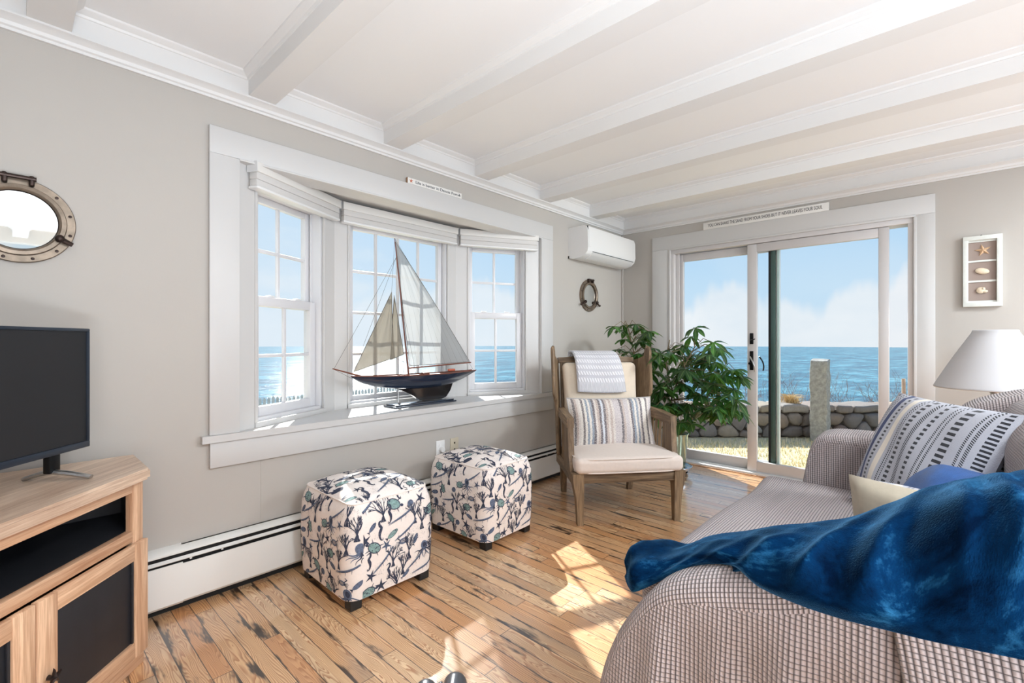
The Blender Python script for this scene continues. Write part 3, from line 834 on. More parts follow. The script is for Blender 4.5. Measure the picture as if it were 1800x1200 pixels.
MB().prism([(-.064, .206), (-.068, .206), (-.075, .159), (-.075, .043), (-.066, .032), (-.060, .032), (-.066, .05), (-.066, .159)], hx(HX0), hx(-3.866), 'yz').build('front_panel', M['heater'], hr)
MB().prism([(.0, .266), (-.012, .266), (-.052, .259), (-.061, .251), (-.061, .244), (-.05, .25), (-.012, .262)], hx(HX0), hx(-3.86), 'yz').build('joint_cover', M['heater'], hr)
for x in (-3.84, -3.72, -1.35, -1.24, -1.08): MB().box(hx(x), -.064, .208, hx(x) + .008, -.05, .216).build('bracket', M['plasticW'], hr)
MB().box(hx(HX0), -.035, 0, hx(HX1), -.004, .034).build('support_rail', M['darkslot'], hr)
struct(MB().box(-.012, DY1 + .175, 0, 0, 0, .09, .002).build('baseboard_right', M['trim']))
struct(MB().box(-.012, YS + .12, 0, 0, -2.433, .09, .002).build('baseboard_side', M['trim']))
# ------------------------------------------------------------------ outside
CF = Vector((0.73618, 0.67678, 0)); CR = Vector((0.67678, -0.73618, 0)); CC = Vector((-4.380, -2.456, 0))
def vd(depth, lat): return CC + CF * depth + CR * lat
sea = MB().lathe([(0.01, 0), (40, 0), (120, 0), (300, 0), (528, 0)], 96, (0, 0, 0), caps=False)
so = sea.build('sea', M['sea'], smooth=0); so.location = (0, 0, -4.0)
tag(so, 'open blue sea running out to the horizon beyond the stone wall', 'sea', kind='stuff')
ln = MB()
pts = [(-9, .16), (-9, 5.7), (-0.6, 5.7), tuple(vd(8.1, .4)[:2]), tuple(vd(8.1, 9.4)[:2]), (6.2, -9), (0.14, -9), (.14, .16)]
ln.prism(pts, -4.3, -.15, 'xy')
lo = ln.build('lawn', M['lawn'], smooth=0); tag(lo, 'dry yellow lawn between the house and the stone wall', 'lawn', kind='stuff')
rnd = random.Random(4)
gb = MB()
for i in range(7000):
    d_ = 4.7 + 1.42 * rnd.random() ** 1.3; l_ = 1.5 + 4.2 * rnd.random()
    q = vd(d_, l_)
    if q.x < .2: continue
    a = rnd.random() * 6.28; h = .025 + .035 * rnd.random(); w_ = .004
    dx, dy = math.cos(a), math.sin(a)
    gb.add([(q.x - dx * w_, q.y - dy * w_, -.151), (q.x + dx * w_, q.y + dy * w_, -.151), (q.x - dy * .03 * rnd.random(), q.y + dx * .03 * rnd.random(), -.15 + h)], [[0, 1, 2]], m=i % 3)
gm = [pbr('straw_blade', rgb(238, 222, 188), .9), pbr('pale_blade', rgb(224, 206, 168), .9), pbr('green_blade', rgb(180, 176, 122), .9)]
tag(gb.build('grass', gm, smooth=0), 'short straw and green grass blades standing on the dry lawn', 'grass', kind='stuff')

# fieldstone wall, cells of a jittered grid
def clip(poly, a, b):
    """keep the side of poly nearer to a than b"""
    mx, my = (a[0] + b[0]) / 2, (a[1] + b[1]) / 2; nx, ny = b[0] - a[0], b[1] - a[1]
    out = []
    for i in range(len(poly)):
        p, q = poly[i], poly[(i + 1) % len(poly)]
        dp = (p[0] - mx) * nx + (p[1] - my) * ny; dq = (q[0] - mx) * nx + (q[1] - my) * ny
        if dp <= 0: out.append(p)
        if dp * dq < 0:
            t = dp / (dp - dq); out.append((p[0] + (q[0] - p[0]) * t, p[1] + (q[1] - p[1]) * t))
    return out
def stone_wall(L0, L1, zb, zt):
    r = random.Random(11); seeds = []
    x = L0
    cols = int((L1 - L0) / .27)
    for i in range(cols + 1):
        for j in range(2):
            seeds.append((L0 + (i + .5 * (j % 2) + r.uniform(-.33, .33)) * .27, zb + (j + .5 + r.uniform(-.28, .28)) * (zt - zb) / 2))
        if r.random() < .35: seeds.append((L0 + i * .27 + r.uniform(0, .2), r.uniform(zb, zt)))
    mb = MB(); vals = []
    for s_ in seeds:
        poly = [(L0, zb), (L1, zb), (L1, zt), (L0, zt)]
        for o in seeds:
            if o is not s_ and abs(o[0] - s_[0]) < .9:
                poly = clip(poly, s_, o)
                if len(poly) < 3: break
        if len(poly) < 3: continue
        cx = sum(p[0] for p in poly) / len(poly); cz = sum(p[1] for p in poly) / len(poly)
        # shrink, round by chaikin
        pl = [(cx + (p[0] - cx) * .965, cz + (p[1] - cz) * .955) for p in poly]
        for _ in range(1):
            pl = [q for i in range(len(pl)) for a, b in [(pl[i], pl[(i + 1) % len(pl)])] for q in ((a[0] * .75 + b[0] * .25, a[1] * .75 + b[1] * .25), (a[0] * .25 + b[0] * .75, a[1] * .25 + b[1] * .75))]
        ar = sum(pl[i][0] * pl[(i + 1) % len(pl)][1] - pl[(i + 1) % len(pl)][0] * pl[i][1] for i in range(len(pl)))
        if ar < 0: pl = pl[::-1]
        nn = len(pl); vs = []; fs = []; bul = r.uniform(.02, .05)
        for sc, dep in ((1.0, .12), (1.0, .015), (.94, -.01), (.75, -bul * .75), (.4, -bul)):
            vs += [(cx + (p[0] - cx) * sc, dep, cz + (p[1] - cz) * sc) for p in pl]
        for k in range(4):
            for i in range(nn):
                i2 = (i + 1) % nn; fs.append([k * nn + i, k * nn + i2, (k + 1) * nn + i2, (k + 1) * nn + i])
        fs.append([4 * nn + i for i in range(nn)])
        v = r.random(); n0 = len(mb.f); mb.add(vs, fs); vals += [v] * (len(mb.f) - n0)
    x = L0
    while x < L1:   # capstones
        w_ = r.uniform(.22, .52); n0 = len(mb.f)
        ph = r.random() * 6
        mb.rbox((x + w_ / 2, .2, zt + .055), (w_ - .015, .47, r.uniform(.085, .115)), .03, 2, 4, fn=lambda p: (p[0], p[1] + .012 * math.sin(9 * p[0] + ph), p[2] + .008 * math.sin(14 * p[0] + ph)))
        vals += [r.random()] * (len(mb.f) - n0); x += w_
    return mb, vals
SWR = thing('stone_wall', 'low fieldstone wall with flat capstones at the far edge of the lawn', 'wall', tuple(vd(6.3, 0)), math.atan2(CR.y, CR.x))
smb, vals = stone_wall(1.3, 6.9, -.148, .185)
so = smb.build('fieldstones', M['fieldstone'], SWR, smooth=50)
at = so.data.attributes.new('stone', 'FLOAT', 'FACE'); at.data.foreach_set('value', vals)
MB().box(1.3, .03, -.148, 6.9, .42, .20).build('mortar', M['mortar'], SWR)
# granite post against the wall
pm = MB().rbox((0, 0, .36), (.185, .19, 1.06), .012, 2, (5, 5, 16), fn=lambda p: tuple(Vector(p) + Vector((.004 * math.sin(11 * p[2] + 3 * p[1] * 9) + .004 * math.sin(37 * p[2]), .004 * math.sin(13 * p[2] + 20 * p[0]) + .004 * math.sin(31 * p[2] + 2), .012 * math.sin(17 * p[0] + 9 * p[1])))))
po = pm.build('granite_post', M['granite'], smooth=40); po.location = tuple(vd(6.09, 4.03)[:2]) + (.022,); po.rotation_euler = (0, 0, math.atan2(CR.y, CR.x) + .75)
tag(po, 'tall rough grey granite post rising in front of the stone wall', 'post')
tf = MB(); r = random.Random(5)
for i in range(170):
    a = r.random() * 6.28; l_ = r.uniform(.06, .17); q = (r.gauss(0, .035), r.gauss(0, .05), 0)
    tf.tube([q, (q[0] + math.cos(a) * l_ * .4, q[1] + math.sin(a) * l_ * .4, l_ * .75), (q[0] + math.cos(a) * l_ * .95, q[1] + math.sin(a) * l_ * .95, l_ * .8)], [.003, .0025, .001], 3)
to = tf.build('grass_tuft', M['dry']); to.location = tuple(vd(6.45, 3.86)[:2]) + (.29,); tag(to, 'dry straw-coloured tuft on the wall beside the granite post', 'grass')
br = MB(); r = random.Random(9)
def twig(p, dirv, l_, rad, depth):
    pts = [p]; q = Vector(p); dv = Vector(dirv)
    for k in range(3):
        dv = (dv + Vector((r.uniform(-.35, .35), r.uniform(-.35, .35), r.uniform(-.2, .3)))).normalized()
        q = q + dv * l_ / 3; pts.append(tuple(q))
        if depth and r.random() < .85:
            twig(tuple(q), (dv + Vector((r.uniform(-.9, .9), r.uniform(-.9, .9), r.uniform(-.3, .6)))).normalized(), l_ * .65, rad * .6, depth - 1)
    br.tube(pts, [rad, rad * .85, rad * .7, rad * .4], 4)
for i in range(150):
    q = vd(7.0 + r.random() * .9, 1.7 + 5.6 * (i + r.random()) / 150)
    twig((q.x, q.y, -.05), (r.uniform(-.5, .5), r.uniform(-.5, .5), 1), r.uniform(.26, .50), .0032, 2)
tag(br.build('undergrowth', M['twig'], smooth=60), 'tangle of bare leafless brush behind the stone wall', 'brush', kind='stuff')
fr = thing('picket_fence', 'weathered grey picket fence seen low through the bay window', 'fence', (0, 5.0, -.15))
pk = MB(); r = random.Random(2); x = -3.2
while x < 2.2:
    h = .46 + r.uniform(-.015, .015); w_ = .036
    pk.prism([(x, 0), (x + w_, 0), (x + w_, h - .03), (x + w_ / 2, h), (x, h - .03)], -.009, .009, 'xz'); x += .062
pk.build('pickets', M['picket'], fr, smooth=0)
MB().box(-3.2, .009, .10, 2.2, .035, .15).build('rail', M['picket'], fr); MB().box(-3.2, .009, .32, 2.2, .035, .36).build('rail', M['picket'], fr)
# ------------------------------------------------------------------ corner television cabinet
CA = math.radians(47)
CABR = thing('tv_cabinet', 'light oak corner cabinet with two black-panelled doors under the television', 'cabinet', (-4.047, -0.345, 0), CA)
Ci = Matrix.Translation((-4.047, -0.345, 0)) @ RZ(CA)
Cinv = Ci.inverted()
def c2(x, y):
    p = Cinv @ Vector((x, y, 0)); return (p.x, p.y)
WD = 0.90
left_end = Ci @ Vector((-WD, 0, 0))
fp = [c2(-4.047, -.345), c2(-4.047, -.09), c2(-4.94, -.09), c2(-4.94, left_end.y), c2(left_end.x, left_end.y)]
tp = [c2(-4.030, -.375), c2(-4.030, -.085), c2(-4.945, -.085), c2(-4.945, left_end.y - .03), (-WD - .012, -.026)]
tm = MB()
for ins, za, zb in ((.008, .660, .668), (0, .668, .690), (.006, .690, .700)):
    cx = sum(p[0] for p in tp) / 5; cy = sum(p[1] for p in tp) / 5
    tm.prism([(p[0] + (cx - p[0]) * ins * 2.2, p[1] + (cy - p[1]) * ins * 2.2) for p in tp], za, zb, 'xy')
tm.build('cabinet_top', M['oak_top'], CABR)
b = MB()   # carcass: end panels and back follow the corner plan, leaving the front open
def wallseg(mb, p, q, z0, z1, th):
    P, Q = Vector(p), Vector(q); e = (Q - P).normalized(); nn = Vector((-e.y, e.x)) * th
    mb.prism([tuple(P), tuple(Q), tuple(Q + nn), tuple(P + nn)], z0, z1, 'xy')
for i in range(4): wallseg(b, fp[i], fp[i + 1], 0.0, .66, .018)
b.build('carcass', M['oak_z'], CABR)
b = MB(); ip = [(p[0] * .97 - .01, p[1] * .96 + .012) for p in fp]
b.prism(ip, .470, .486, 'xy'); b.prism(ip, .05, .066, 'xy')
b.prism([(ip[0][0], .34), (ip[4][0], .34), (ip[4][0], .355), (ip[0][0], .355)], .486, .655, 'xy')
qc = [(p[0] + (-.45 - p[0]) * .05, p[1] + (.3 - p[1]) * .05) for p in fp]
for i in range(4): wallseg(b, qc[i], qc[i + 1], .486, .659, .004)
b.prism(ip, .652, .659, 'xy')
b.build('niche', M['blackpanel'], CABR)
each('stile', M['oak_z'], CABR, [(-.052, -.002, .0, 0, .022, .66), (-WD, -.002, 0, -WD + .052, .022, .66)])
each('rail', M['oak_x'], CABR, [(-WD + .052, -.002, .622, -.052, .020, .66), (-WD + .052, -.004, .452, -.052, .022, .490)])
each('base_rail', M['oak_x'], CABR, [(-WD - .003, -.004, 0, .003, .024, .050)], .004)
def cab_door(x0, x1, hinge_right, lab):
    z0, z1 = .054, .447
    o = MB().box(x0 + .055, -.010, z0 + .05, x1 - .055, -.004, z1 - .05, .001).build('door', M['blackpanel'], CABR, label=lab)
    each('door_stile', M['oak_z'], o, [(x0, -.022, z0, x0 + .062, -.003, z1), (x1 - .062, -.022, z0, x1, -.003, z1)])
    each('door_rail', M['oak_x'], o, [(x0 + .062, -.021, z0, x1 - .062, -.003, z0 + .055), (x0 + .062, -.021, z1 - .055, x1 - .062, -.003, z1)])
    each('panel_bead', M['blackpanel'], o, [(xa, -.017, z0 + .055, xb, -.009, z1 - .055) for xa, xb in ((x0 + .062, x0 + .070), (x1 - .070, x1 - .062))], .002)
    kx = x0 + .031 if hinge_right else x1 - .031
    K = T(kx, -.022, .225) @ Matrix.Rotation(math.radians(90), 4, 'X')
    s = MB(); s.lathe([(.007, 0), (.005, .008), (.006, .014)], 12, xf=K)
    star = []
    for i in range(10):
        a = math.pi * i / 5 + .3; rr = .026 if i % 2 == 0 else .009
        star.append((rr * math.cos(a), rr * math.sin(a)))
    vs = [(x, y, .013) for x, y in star] + [(x * .8, y * .8, .019) for x, y in star] + [(0, 0, .025), (0, 0, .012)]
    fs = [[i, (i + 1) % 10, 10 + (i + 1) % 10, 10 + i] for i in range(10)] + [[10 + i, 10 + (i + 1) % 10, 20] for i in range(10)] + [[(i + 1) % 10, i, 21] for i in range(10)]
    s.add(vs, fs, xf=K); s.build('star_knob', M['darkbronze'], o, smooth=20)
    hx_ = x1 - .003 if hinge_right else x0 - .003
    each('hinge', M['black'], o, [(hx_, -.012, z, hx_ + .007, -.002, z + .045) for z in (z0 + .06, z1 - .09)], .002)
cab_door(-.427, -.004, True, 'right-hand oak door with black panel')
cab_door(-.858, -.432, False, 'left-hand oak door with black panel')

# ------------------------------------------------------------------ television
TVO = Ci @ Vector((-.10, .15, .70))
TV = thing('television', 'flat television with dark screen standing on the oak corner cabinet', 'television', tuple(TVO), CA)
tw, tz0, tz1 = .76, .085, .495
x1 = .062
b = MB()
b.box(x1 - tw, .006, tz0, x1, .040, tz1, .004)
b.build('housing', M['black'], TV)
MB().box(x1 - tw + .12, .038, tz0 + .03, x1 - .12, .075, tz0 + .25, .02).build('rear_housing', M['black'], TV)
b = MB(); bw = .011
b.box(x1 - tw, -.003, tz0, x1, .010, tz0 + .022, .003); b.box(x1 - tw, -.003, tz1 - bw, x1, .010, tz1, .003)
b.box(x1 - tw, -.003, tz0 + .02, x1 - tw + bw, .010, tz1 - .008, .003); b.box(x1 - bw, -.003, tz0 + .02, x1, .010, tz1 - .008, .003)
b.build('bezel', M['bezel'], TV)
MB().box(x1 - tw + .008, .002, tz0 + .018, x1 - .008, .008, tz1 - .008).build('screen', M['screen'], TV)
for fx in (-.06, x1 - tw + .12):
    MB().box(fx - .020, .008, .026, fx + .020, .03, tz0 + .01, .004).build('stand_block', M['black'], TV)
    q = MB()
    q.tube([(fx, .02, .030), (fx + .01, -.02, .022), (fx + .02, -.085, .006)], [.014, .013, .011], 8, flat=.6)
    q.tube([(fx, .02, .030), (fx + .005, .06, .022), (fx + .01, .11, .006)], [.014, .013, .011], 8, flat=.6)
    q.build('stand_leg', M['nickel'], TV)

# ------------------------------------------------------------------ ottomans with sea-life print
class Print:
    """2D drawing in metres, wrapped on to a surface function"""
    def __init__(s, seed): s.r = random.Random(seed); s.strokes = []; s.polys = []
    def st(s, pts, w, m): s.strokes.append((pts, w, m))
    def pg(s, pts, m): s.polys.append((pts, m))
    def coral(s, x, y, h, m=0, spread=.9):
        def br(x, y, a, l_, w_, d_):
            x2, y2 = x + math.cos(a) * l_, y + math.sin(a) * l_
            mid = ((x + x2) / 2 + s.r.uniform(-.1, .1) * l_, (y + y2) / 2)
            s.st([(x, y), mid, (x2, y2)], (w_, w_ * .75), m)
            if d_:
                for k in range(2 if d_ > 1 or s.r.random() < .6 else 3):
                    br(x2, y2, a + s.r.uniform(-.65, .65) * spread, l_ * s.r.uniform(.62, .85), w_ * .72, d_ - 1)
        for k in range(4): br(x + (k - 1.5) * h * .05, y, math.pi / 2 + (k - 1.5) * .28 * spread, h * .3, .0058, 3)
    def ell(s, x, y, a, b, rot=0, n=14):
        return [(x + a * math.cos(t) * math.cos(rot) - b * math.sin(t) * math.sin(rot), y + a * math.cos(t) * math.sin(rot) + b * math.sin(t) * math.cos(rot)) for t in [2 * math.pi * i / n for i in range(n)]]
    def turtle(s, x, y, k, rot):
        s.pg(s.ell(x, y, k, k * .68, rot), 0); s.pg(s.ell(x, y, k * .88, k * .56, rot), 2)
        for i in range(14):
            a = s.r.random() * 6.28; q = s.r.random() ** .5 * .75
            px, py = k * q * math.cos(a), k * .6 * q * math.sin(a)
            s.pg(s.ell(x + px * math.cos(rot) - py * math.sin(rot), y + px * math.sin(rot) + py * math.cos(rot), k * .08, k * .07, 0, 6), 0)
        s.pg(s.ell(x + k * 1.2 * math.cos(rot), y + k * 1.2 * math.sin(rot), k * .26, k * .18, rot, 8), 0)
        for a in (.8, -.8, 2.5, -2.5):
            s.st([(x + k * .8 * math.cos(rot + a) , y + k * .6 * math.sin(rot + a)), (x + k * 1.35 * math.cos(rot + a), y + k * 1.2 * math.sin(rot + a))], (.005, .002), 0)
    def star(s, x, y, k, rot, m=1):
        pts = []
        for i in range(10):
            a = rot + math.pi * i / 5; q = k if i % 2 == 0 else k * .3
            pts.append((x + q * math.cos(a), y + q * math.sin(a)))
        s.pg(pts, m)
        for i in range(5):
            a = rot + 2 * math.pi * i / 5; s.st([(x, y), (x + k * .85 * math.cos(a), y + k * .85 * math.sin(a))], (.0016, .0008), 0)
    def horse(s, x, y, k, fl=1):
        P = [(0, 1), (.12, .92), (.1, .7), (-.05, .5), (.08, .2), (.1, -.1), (-.02, -.35), (-.16, -.36), (-.14, -.22)]
        Wd = [.005, .008, .009, .011, .012, .008, .005, .003, .002]
        pts = [catmull(P, i / 16) for i in range(17)]
        s.st([(x + fl * a * k, y + b_ * k) for a, b_ in pts], tuple(w_ * k / .05 for w_ in Wd), 0)
        s.st([(x, y + k), (x - fl * .25 * k, y + k * .88)], (.004 * k / .05, .002), 0)
    def fish(s, x, y, k, rot, m=1):
        c, sn = math.cos(rot), math.sin(rot)
        def R(a, b_): return (x + k * (a * c - b_ * sn), y + k * (a * sn + b_ * c))
        s.pg([R(math.cos(t), .42 * math.sin(t) * (1 if abs(t) < 9 else 1)) for t in [2 * math.pi * i / 14 for i in range(14)]], m)
        s.pg([R(-.9, 0), R(-1.4, .4), R(-1.25, 0), R(-1.4, -.4)], 0)
        s.st([R(.9, .05), R(.2, .38), R(-.6, .25)], (.0018, .0014), 0); s.st([R(.9, -.05), R(.2, -.38), R(-.6, -.25)], (.0018, .0014), 0)
        s.pg([R(.6 + .1 * math.cos(t), .1 + .1 * math.sin(t)) for t in [2 * math.pi * i / 6 for i in range(6)]], 0)
    def gar(s, x, y, k, rot):
        c, sn = math.cos(rot), math.sin(rot)
        P = [(-1, .05), (-.5, .02), (0, .0), (.5, .05), (1, .16)]
        pts = [catmull(P, i / 12) for i in range(13)]
        s.st([(x + k * (a * c - b_ * sn), y + k * (a * sn + b_ * c)) for a, b_ in pts], (.002, .006, .0085, .007, .003), 1)
        s.st([(x + k * (a * c - (b_ - .06) * sn), y + k * (a * sn + (b_ - .06) * c)) for a, b_ in pts], (.001, .002, .0025, .002, .001), 0)
        for q in (-.1, .25): s.st([(x + k * (q * c), y + k * q * sn), (x + k * (q * c + .25 * sn - .1 * c), y + k * (q * sn - .25 * c - .1 * sn))], (.003, .001), 1)
    def octo(s, x, y, k):
        s.pg(s.ell(x, y + .3 * k, .34 * k, .42 * k, .3), 1); s.pg(s.ell(x + .04 * k, y + .3 * k, .18 * k, .26 * k, .3), 0)
        for i in range(8):
            a = math.pi * (1.05 + .9 * i / 7); L = k * s.r.uniform(.8, 1.2); wv = s.r.choice((-1, 1))
            s.st([(x + .1 * k * math.cos(a) + t * L * math.cos(a) + wv * .12 * k * math.sin(t * 5) * math.sin(a), y + t * L * math.sin(a) + .08 * k * wv * math.sin(t * 6)) for t in [j / 8 for j in range(9)]], (.007, .005, .0015), s.r.choice((0, 1)))
    def crab(s, x, y, k):
        s.pg(s.ell(x, y, k * .55, k * .34), 1); s.pg(s.ell(x, y + .03 * k, k * .34, k * .18), 3)
        for f_ in (-1, 1):
            for i in range(4): s.st([(x + f_ * .45 * k, y - .05 * k * i), (x + f_ * (.85 - .04 * i) * k, y + (.1 - .18 * i) * k), (x + f_ * (1.0 - .08 * i) * k, y - (.15 + .2 * i) * k)], (.003, .002, .001), 0)
            s.st([(x + f_ * .4 * k, y + .15 * k), (x + f_ * .8 * k, y + .5 * k), (x + f_ * .55 * k, y + .75 * k)], (.004, .005, .003), 0)
    def shell(s, x, y, k):
        s.pg(s.ell(x, y, k, k * .85, .4), 1)
        s.st([(x + k * (1 - t) * .9 * math.cos(6 * t + .5), y + k * (1 - t) * .8 * math.sin(6 * t + .5)) for t in [i / 14 for i in range(14)]], (.0025, .001), 0)
    def flecks(s, x, y, k, n):
        for i in range(n):
            a, b_ = x + s.r.gauss(0, k), y + s.r.gauss(0, k * .5); t = s.r.random() * 6.28
            s.st([(a, b_), (a + .004 * math.cos(t), b_ + .004 * math.sin(t))], (.0009, .0006), 3)
    def fill(s, u0, u1, v0, v1):
        seq = ['coral', 'turtle', 'coral', 'octo', 'star', 'horse', 'coral', 'fish', 'gar', 'coral', 'turtle', 'shell', 'star', 'crab', 'coral', 'fish', 'horse', 'gar']
        k = s.r.randrange(len(seq)); v = v0 + .02; row = 0
        while v < v1 + .05:
            u = u0 + .01 + (row % 2) * .045
            while u < u1:
                x, y = u + s.r.uniform(-.018, .018), v + s.r.uniform(-.016, .016); kind = seq[k % len(seq)]; k += 1 + (s.r.random() < .3)
                q = s.r.uniform(.85, 1.2)
                if kind == 'coral': s.coral(x, y - .045, .125 * q, 0, s.r.uniform(.6, 1))
                elif kind == 'turtle': s.turtle(x, y, .031 * q, s.r.choice((.2, 2.6, 1.9, -.3)))
                elif kind == 'octo': s.octo(x, y, .055 * q)
                elif kind == 'star': s.star(x, y, .029 * q, s.r.random() * 2, s.r.choice((1, 0)))
                elif kind == 'horse': s.horse(x, y, .052 * q, s.r.choice((-1, 1)))
                elif kind == 'fish': s.fish(x, y, .025 * q, s.r.uniform(-.4, 1.2), s.r.choice((1, 1, 2)))
                elif kind == 'gar': s.gar(x, y, .065 * q, s.r.uniform(.2, .7))
                elif kind == 'crab': s.crab(x, y, .036 * q)
                else: s.shell(x, y, .018 * q)
                if s.r.random() < .6: s.flecks(x + .045, y + s.r.uniform(-.02, .02), .016, 26)
                u += .074
            v += .057; row += 1
    def emit(s, mb, S, u0, u1, v0, v1, rr=0):
        def cl(p): return (min(u1, max(u0, p[0])), min(v1, max(v0, p[1])))
        def ok(p):
            if not (u0 < p[0] < u1 and v0 < p[1] < v1): return False
            if rr:
                a, b_ = max(0, abs(p[0]) - (u1 - rr)), max(0, abs(p[1]) - (v1 - rr)); return a * a + b_ * b_ < rr * rr
            return True
        lvl = 0
        for pts, m in s.polys:
            lvl = (lvl + 1) % 6
            if sum(ok(p) for p in pts) < len(pts) * (1 if rr else .4): continue
            pts = [cl(p) for p in pts]
            cx = sum(p[0] for p in pts) / len(pts); cy = sum(p[1] for p in pts) / len(pts)
            h_ = .0006 + .00012 * lvl
            vs = [S(cx, cy, h_)] + [S(cx + (p[0] - cx) * .5, cy + (p[1] - cy) * .5, h_) for p in pts] + [S(p[0], p[1], h_) for p in pts]
            n_ = len(pts)
            fs = [[0, 1 + i, 1 + (i + 1) % n_] for i in range(n_)] + [[1 + i, 1 + n_ + i, 1 + n_ + (i + 1) % n_, 1 + (i + 1) % n_] for i in range(n_)]
            mb.add(vs, fs, m=m + 1)
        for pts, w_, m in s.strokes:
            n_ = len(pts); run = []
            for i, p in enumerate(pts):
                a, b_ = pts[max(i - 1, 0)], pts[min(i + 1, n_ - 1)]
                L = math.dist(a, b_) or 1e-6; nx, ny = -(b_[1] - a[1]) / L, (b_[0] - a[0]) / L
                t = i / (n_ - 1) * (len(w_) - 1); k = min(int(t), len(w_) - 2); ww = w_[k] + (w_[k + 1] - w_[k]) * (t - k)
                run.append((ok(p), (p[0] + nx * ww / 2, p[1] + ny * ww / 2), (p[0] - nx * ww / 2, p[1] - ny * ww / 2)))
            for i in range(n_ - 1):
                if run[i][0] and run[i + 1][0]:
                    mb.add([S(*run[i][1], .0014), S(*run[i][2], .0014), S(*run[i + 1][2], .0014), S(*run[i + 1][1], .0014)], [[0, 1, 2, 3]], m=m + 1)

OW, OD, OH, ORR = .445, .50, .402, .062     # width, depth, side height, corner radius
def ott_side(u, v, off):
    """unrolled wall: u round the plan from the front left corner, v up"""
    a, d_ = OW - 2 * ORR, OD - 2 * ORR; q = math.pi * ORR / 2
    per = 2 * (a + d_) + 4 * q; u = u % per
    segs = [(a, 'l', (-a / 2, -OD / 2), (1, 0), (0, -1)), (q, 'c', (a / 2, -d_ / 2), -90, None), (d_, 'l', (OW / 2, -d_ / 2), (0, 1), (1, 0)), (q, 'c', (a / 2, d_ / 2), 0, None),
            (a, 'l', (a / 2, OD / 2), (-1, 0), (0, 1)), (q, 'c', (-a / 2, d_ / 2), 90, None), (d_, 'l', (-OW / 2, d_ / 2), (0, -1), (-1, 0)), (q, 'c', (-a / 2, -d_ / 2), 180, None)]
    for L, k, p, e, nn in segs:
        if u <= L + 1e-9:
            if k == 'l': x, y, nx, ny = p[0] + e[0] * u, p[1] + e[1] * u, nn[0], nn[1]
            else:
                an = math.radians(e + 90 * u / L); nx, ny = math.cos(an), math.sin(an); x, y = p[0] + ORR * nx, p[1] + ORR * ny
            break
        u -= L
    bul = .010 * math.sin(math.pi * min(1, max(0, v / OH)))
    off += bul - .022 * smoothstep(OH - .062, OH + .012, v)
    return (x + nx * off, y + ny * off, .048 + v)
def ott_top(x, y, off):
    """domed top over plan -1..1 squared; x, y in metres"""
    ax, ay = min(1, abs(x) / (OW / 2 - .016)), min(1, abs(y) / (OD / 2 - .016))
    h = (1 - ax ** 3.2) * (1 - ay ** 3.2)
    z = .048 + OH + .046 * h ** .75 if h > 0 else .048 + OH
    return (x, y, z + off)
def make_ottoman():
    R = thing('ottoman', 'x', 'ottoman', (0, 0, 0))
    mb = MB()
    a, d_ = OW - 2 * ORR, OD - 2 * ORR; per = 2 * (a + d_) + 2 * math.pi * ORR
    NU, NV = 96, 12
    us = []
    vs = [ott_side(per * i / NU, OH * j / NV, 0) for i in range(NU) for j in range(NV + 1)]
    fs = [[i * (NV + 1) + j, ((i + 1) % NU) * (NV + 1) + j, ((i + 1) % NU) * (NV + 1) + j + 1, i * (NV + 1) + j + 1] for i in range(NU) for j in range(NV)]
    # top: rings of the plan outline shrinking to the middle
    ring0 = [i * (NV + 1) + NV for i in range(NU)]; prev = ring0
    for k in range(1, 15):
        sc = 1 - k / 15
        sc2 = sc if k > 1 else .965
        cur = []
        for i in range(NU):
            x, y, _ = ott_side(per * i / NU, OH, 0); cur.append(len(vs)); vs.append(ott_top(x * sc2, y * sc2, 0))
        fs += [[prev[i], prev[(i + 1) % NU], cur[(i + 1) % NU], cur[i]] for i in range(NU)]; prev = cur
    vs.append(ott_top(0, 0, 0)); fs += [[prev[i], prev[(i + 1) % NU], len(vs) - 1] for i in range(NU)]
    bot = [i * (NV + 1) for i in range(NU)][::-1]; fs.append(bot)
    mb.add(vs, fs)
    P = Print(7); P.fill(0, per, 0, OH)
    P.emit(mb, ott_side, 0.0005, per - .0005, .001, OH - .0005)
    P = Print(77); P.fill(-.22, .22, -.26, .24)
    P.emit(mb, ott_top, -.204, .204, -.231, .231, rr=.058)
    mb.build('cushion_body', [M['cushbase'], M['inknavy'], M['inkblue'], M['inkteal'], M['inkgrey']], R, smooth=60)
    w_ = MB()   # welt round the top edge
    w_.tube([ott_side(per * i / 64, OH + .001, .001) for i in range(64)], .0035, 6, closed=True); w_.build('welt', M['cushbase'], R)
    for sx in (-1, 1):
        for sy in (-1, 1):
            MB().rbox((sx * (OW / 2 - .045), sy * (OD / 2 - .045), .026), (.055, .055, .052), .006).build('foot', M['feet'], R)
    return R
ot = make_ottoman(); ot.location = (-3.185, -.388, 0); ot.rotation_euler = (0, 0, math.radians(-.5))
ot['label'] = 'coral and seahorse print cube ottoman nearer the oak cabinet'; ot['group'] = 'sea-life print ottomans'
o2_ = copy_tree(ot); o2_.location = (-2.415, -.392, 0); o2_.scale = (.93, 1, .985); o2_.rotation_euler = (0, 0, math.radians(1))
o2_['label'] = 'coral and seahorse print cube ottoman nearer the wing chair'

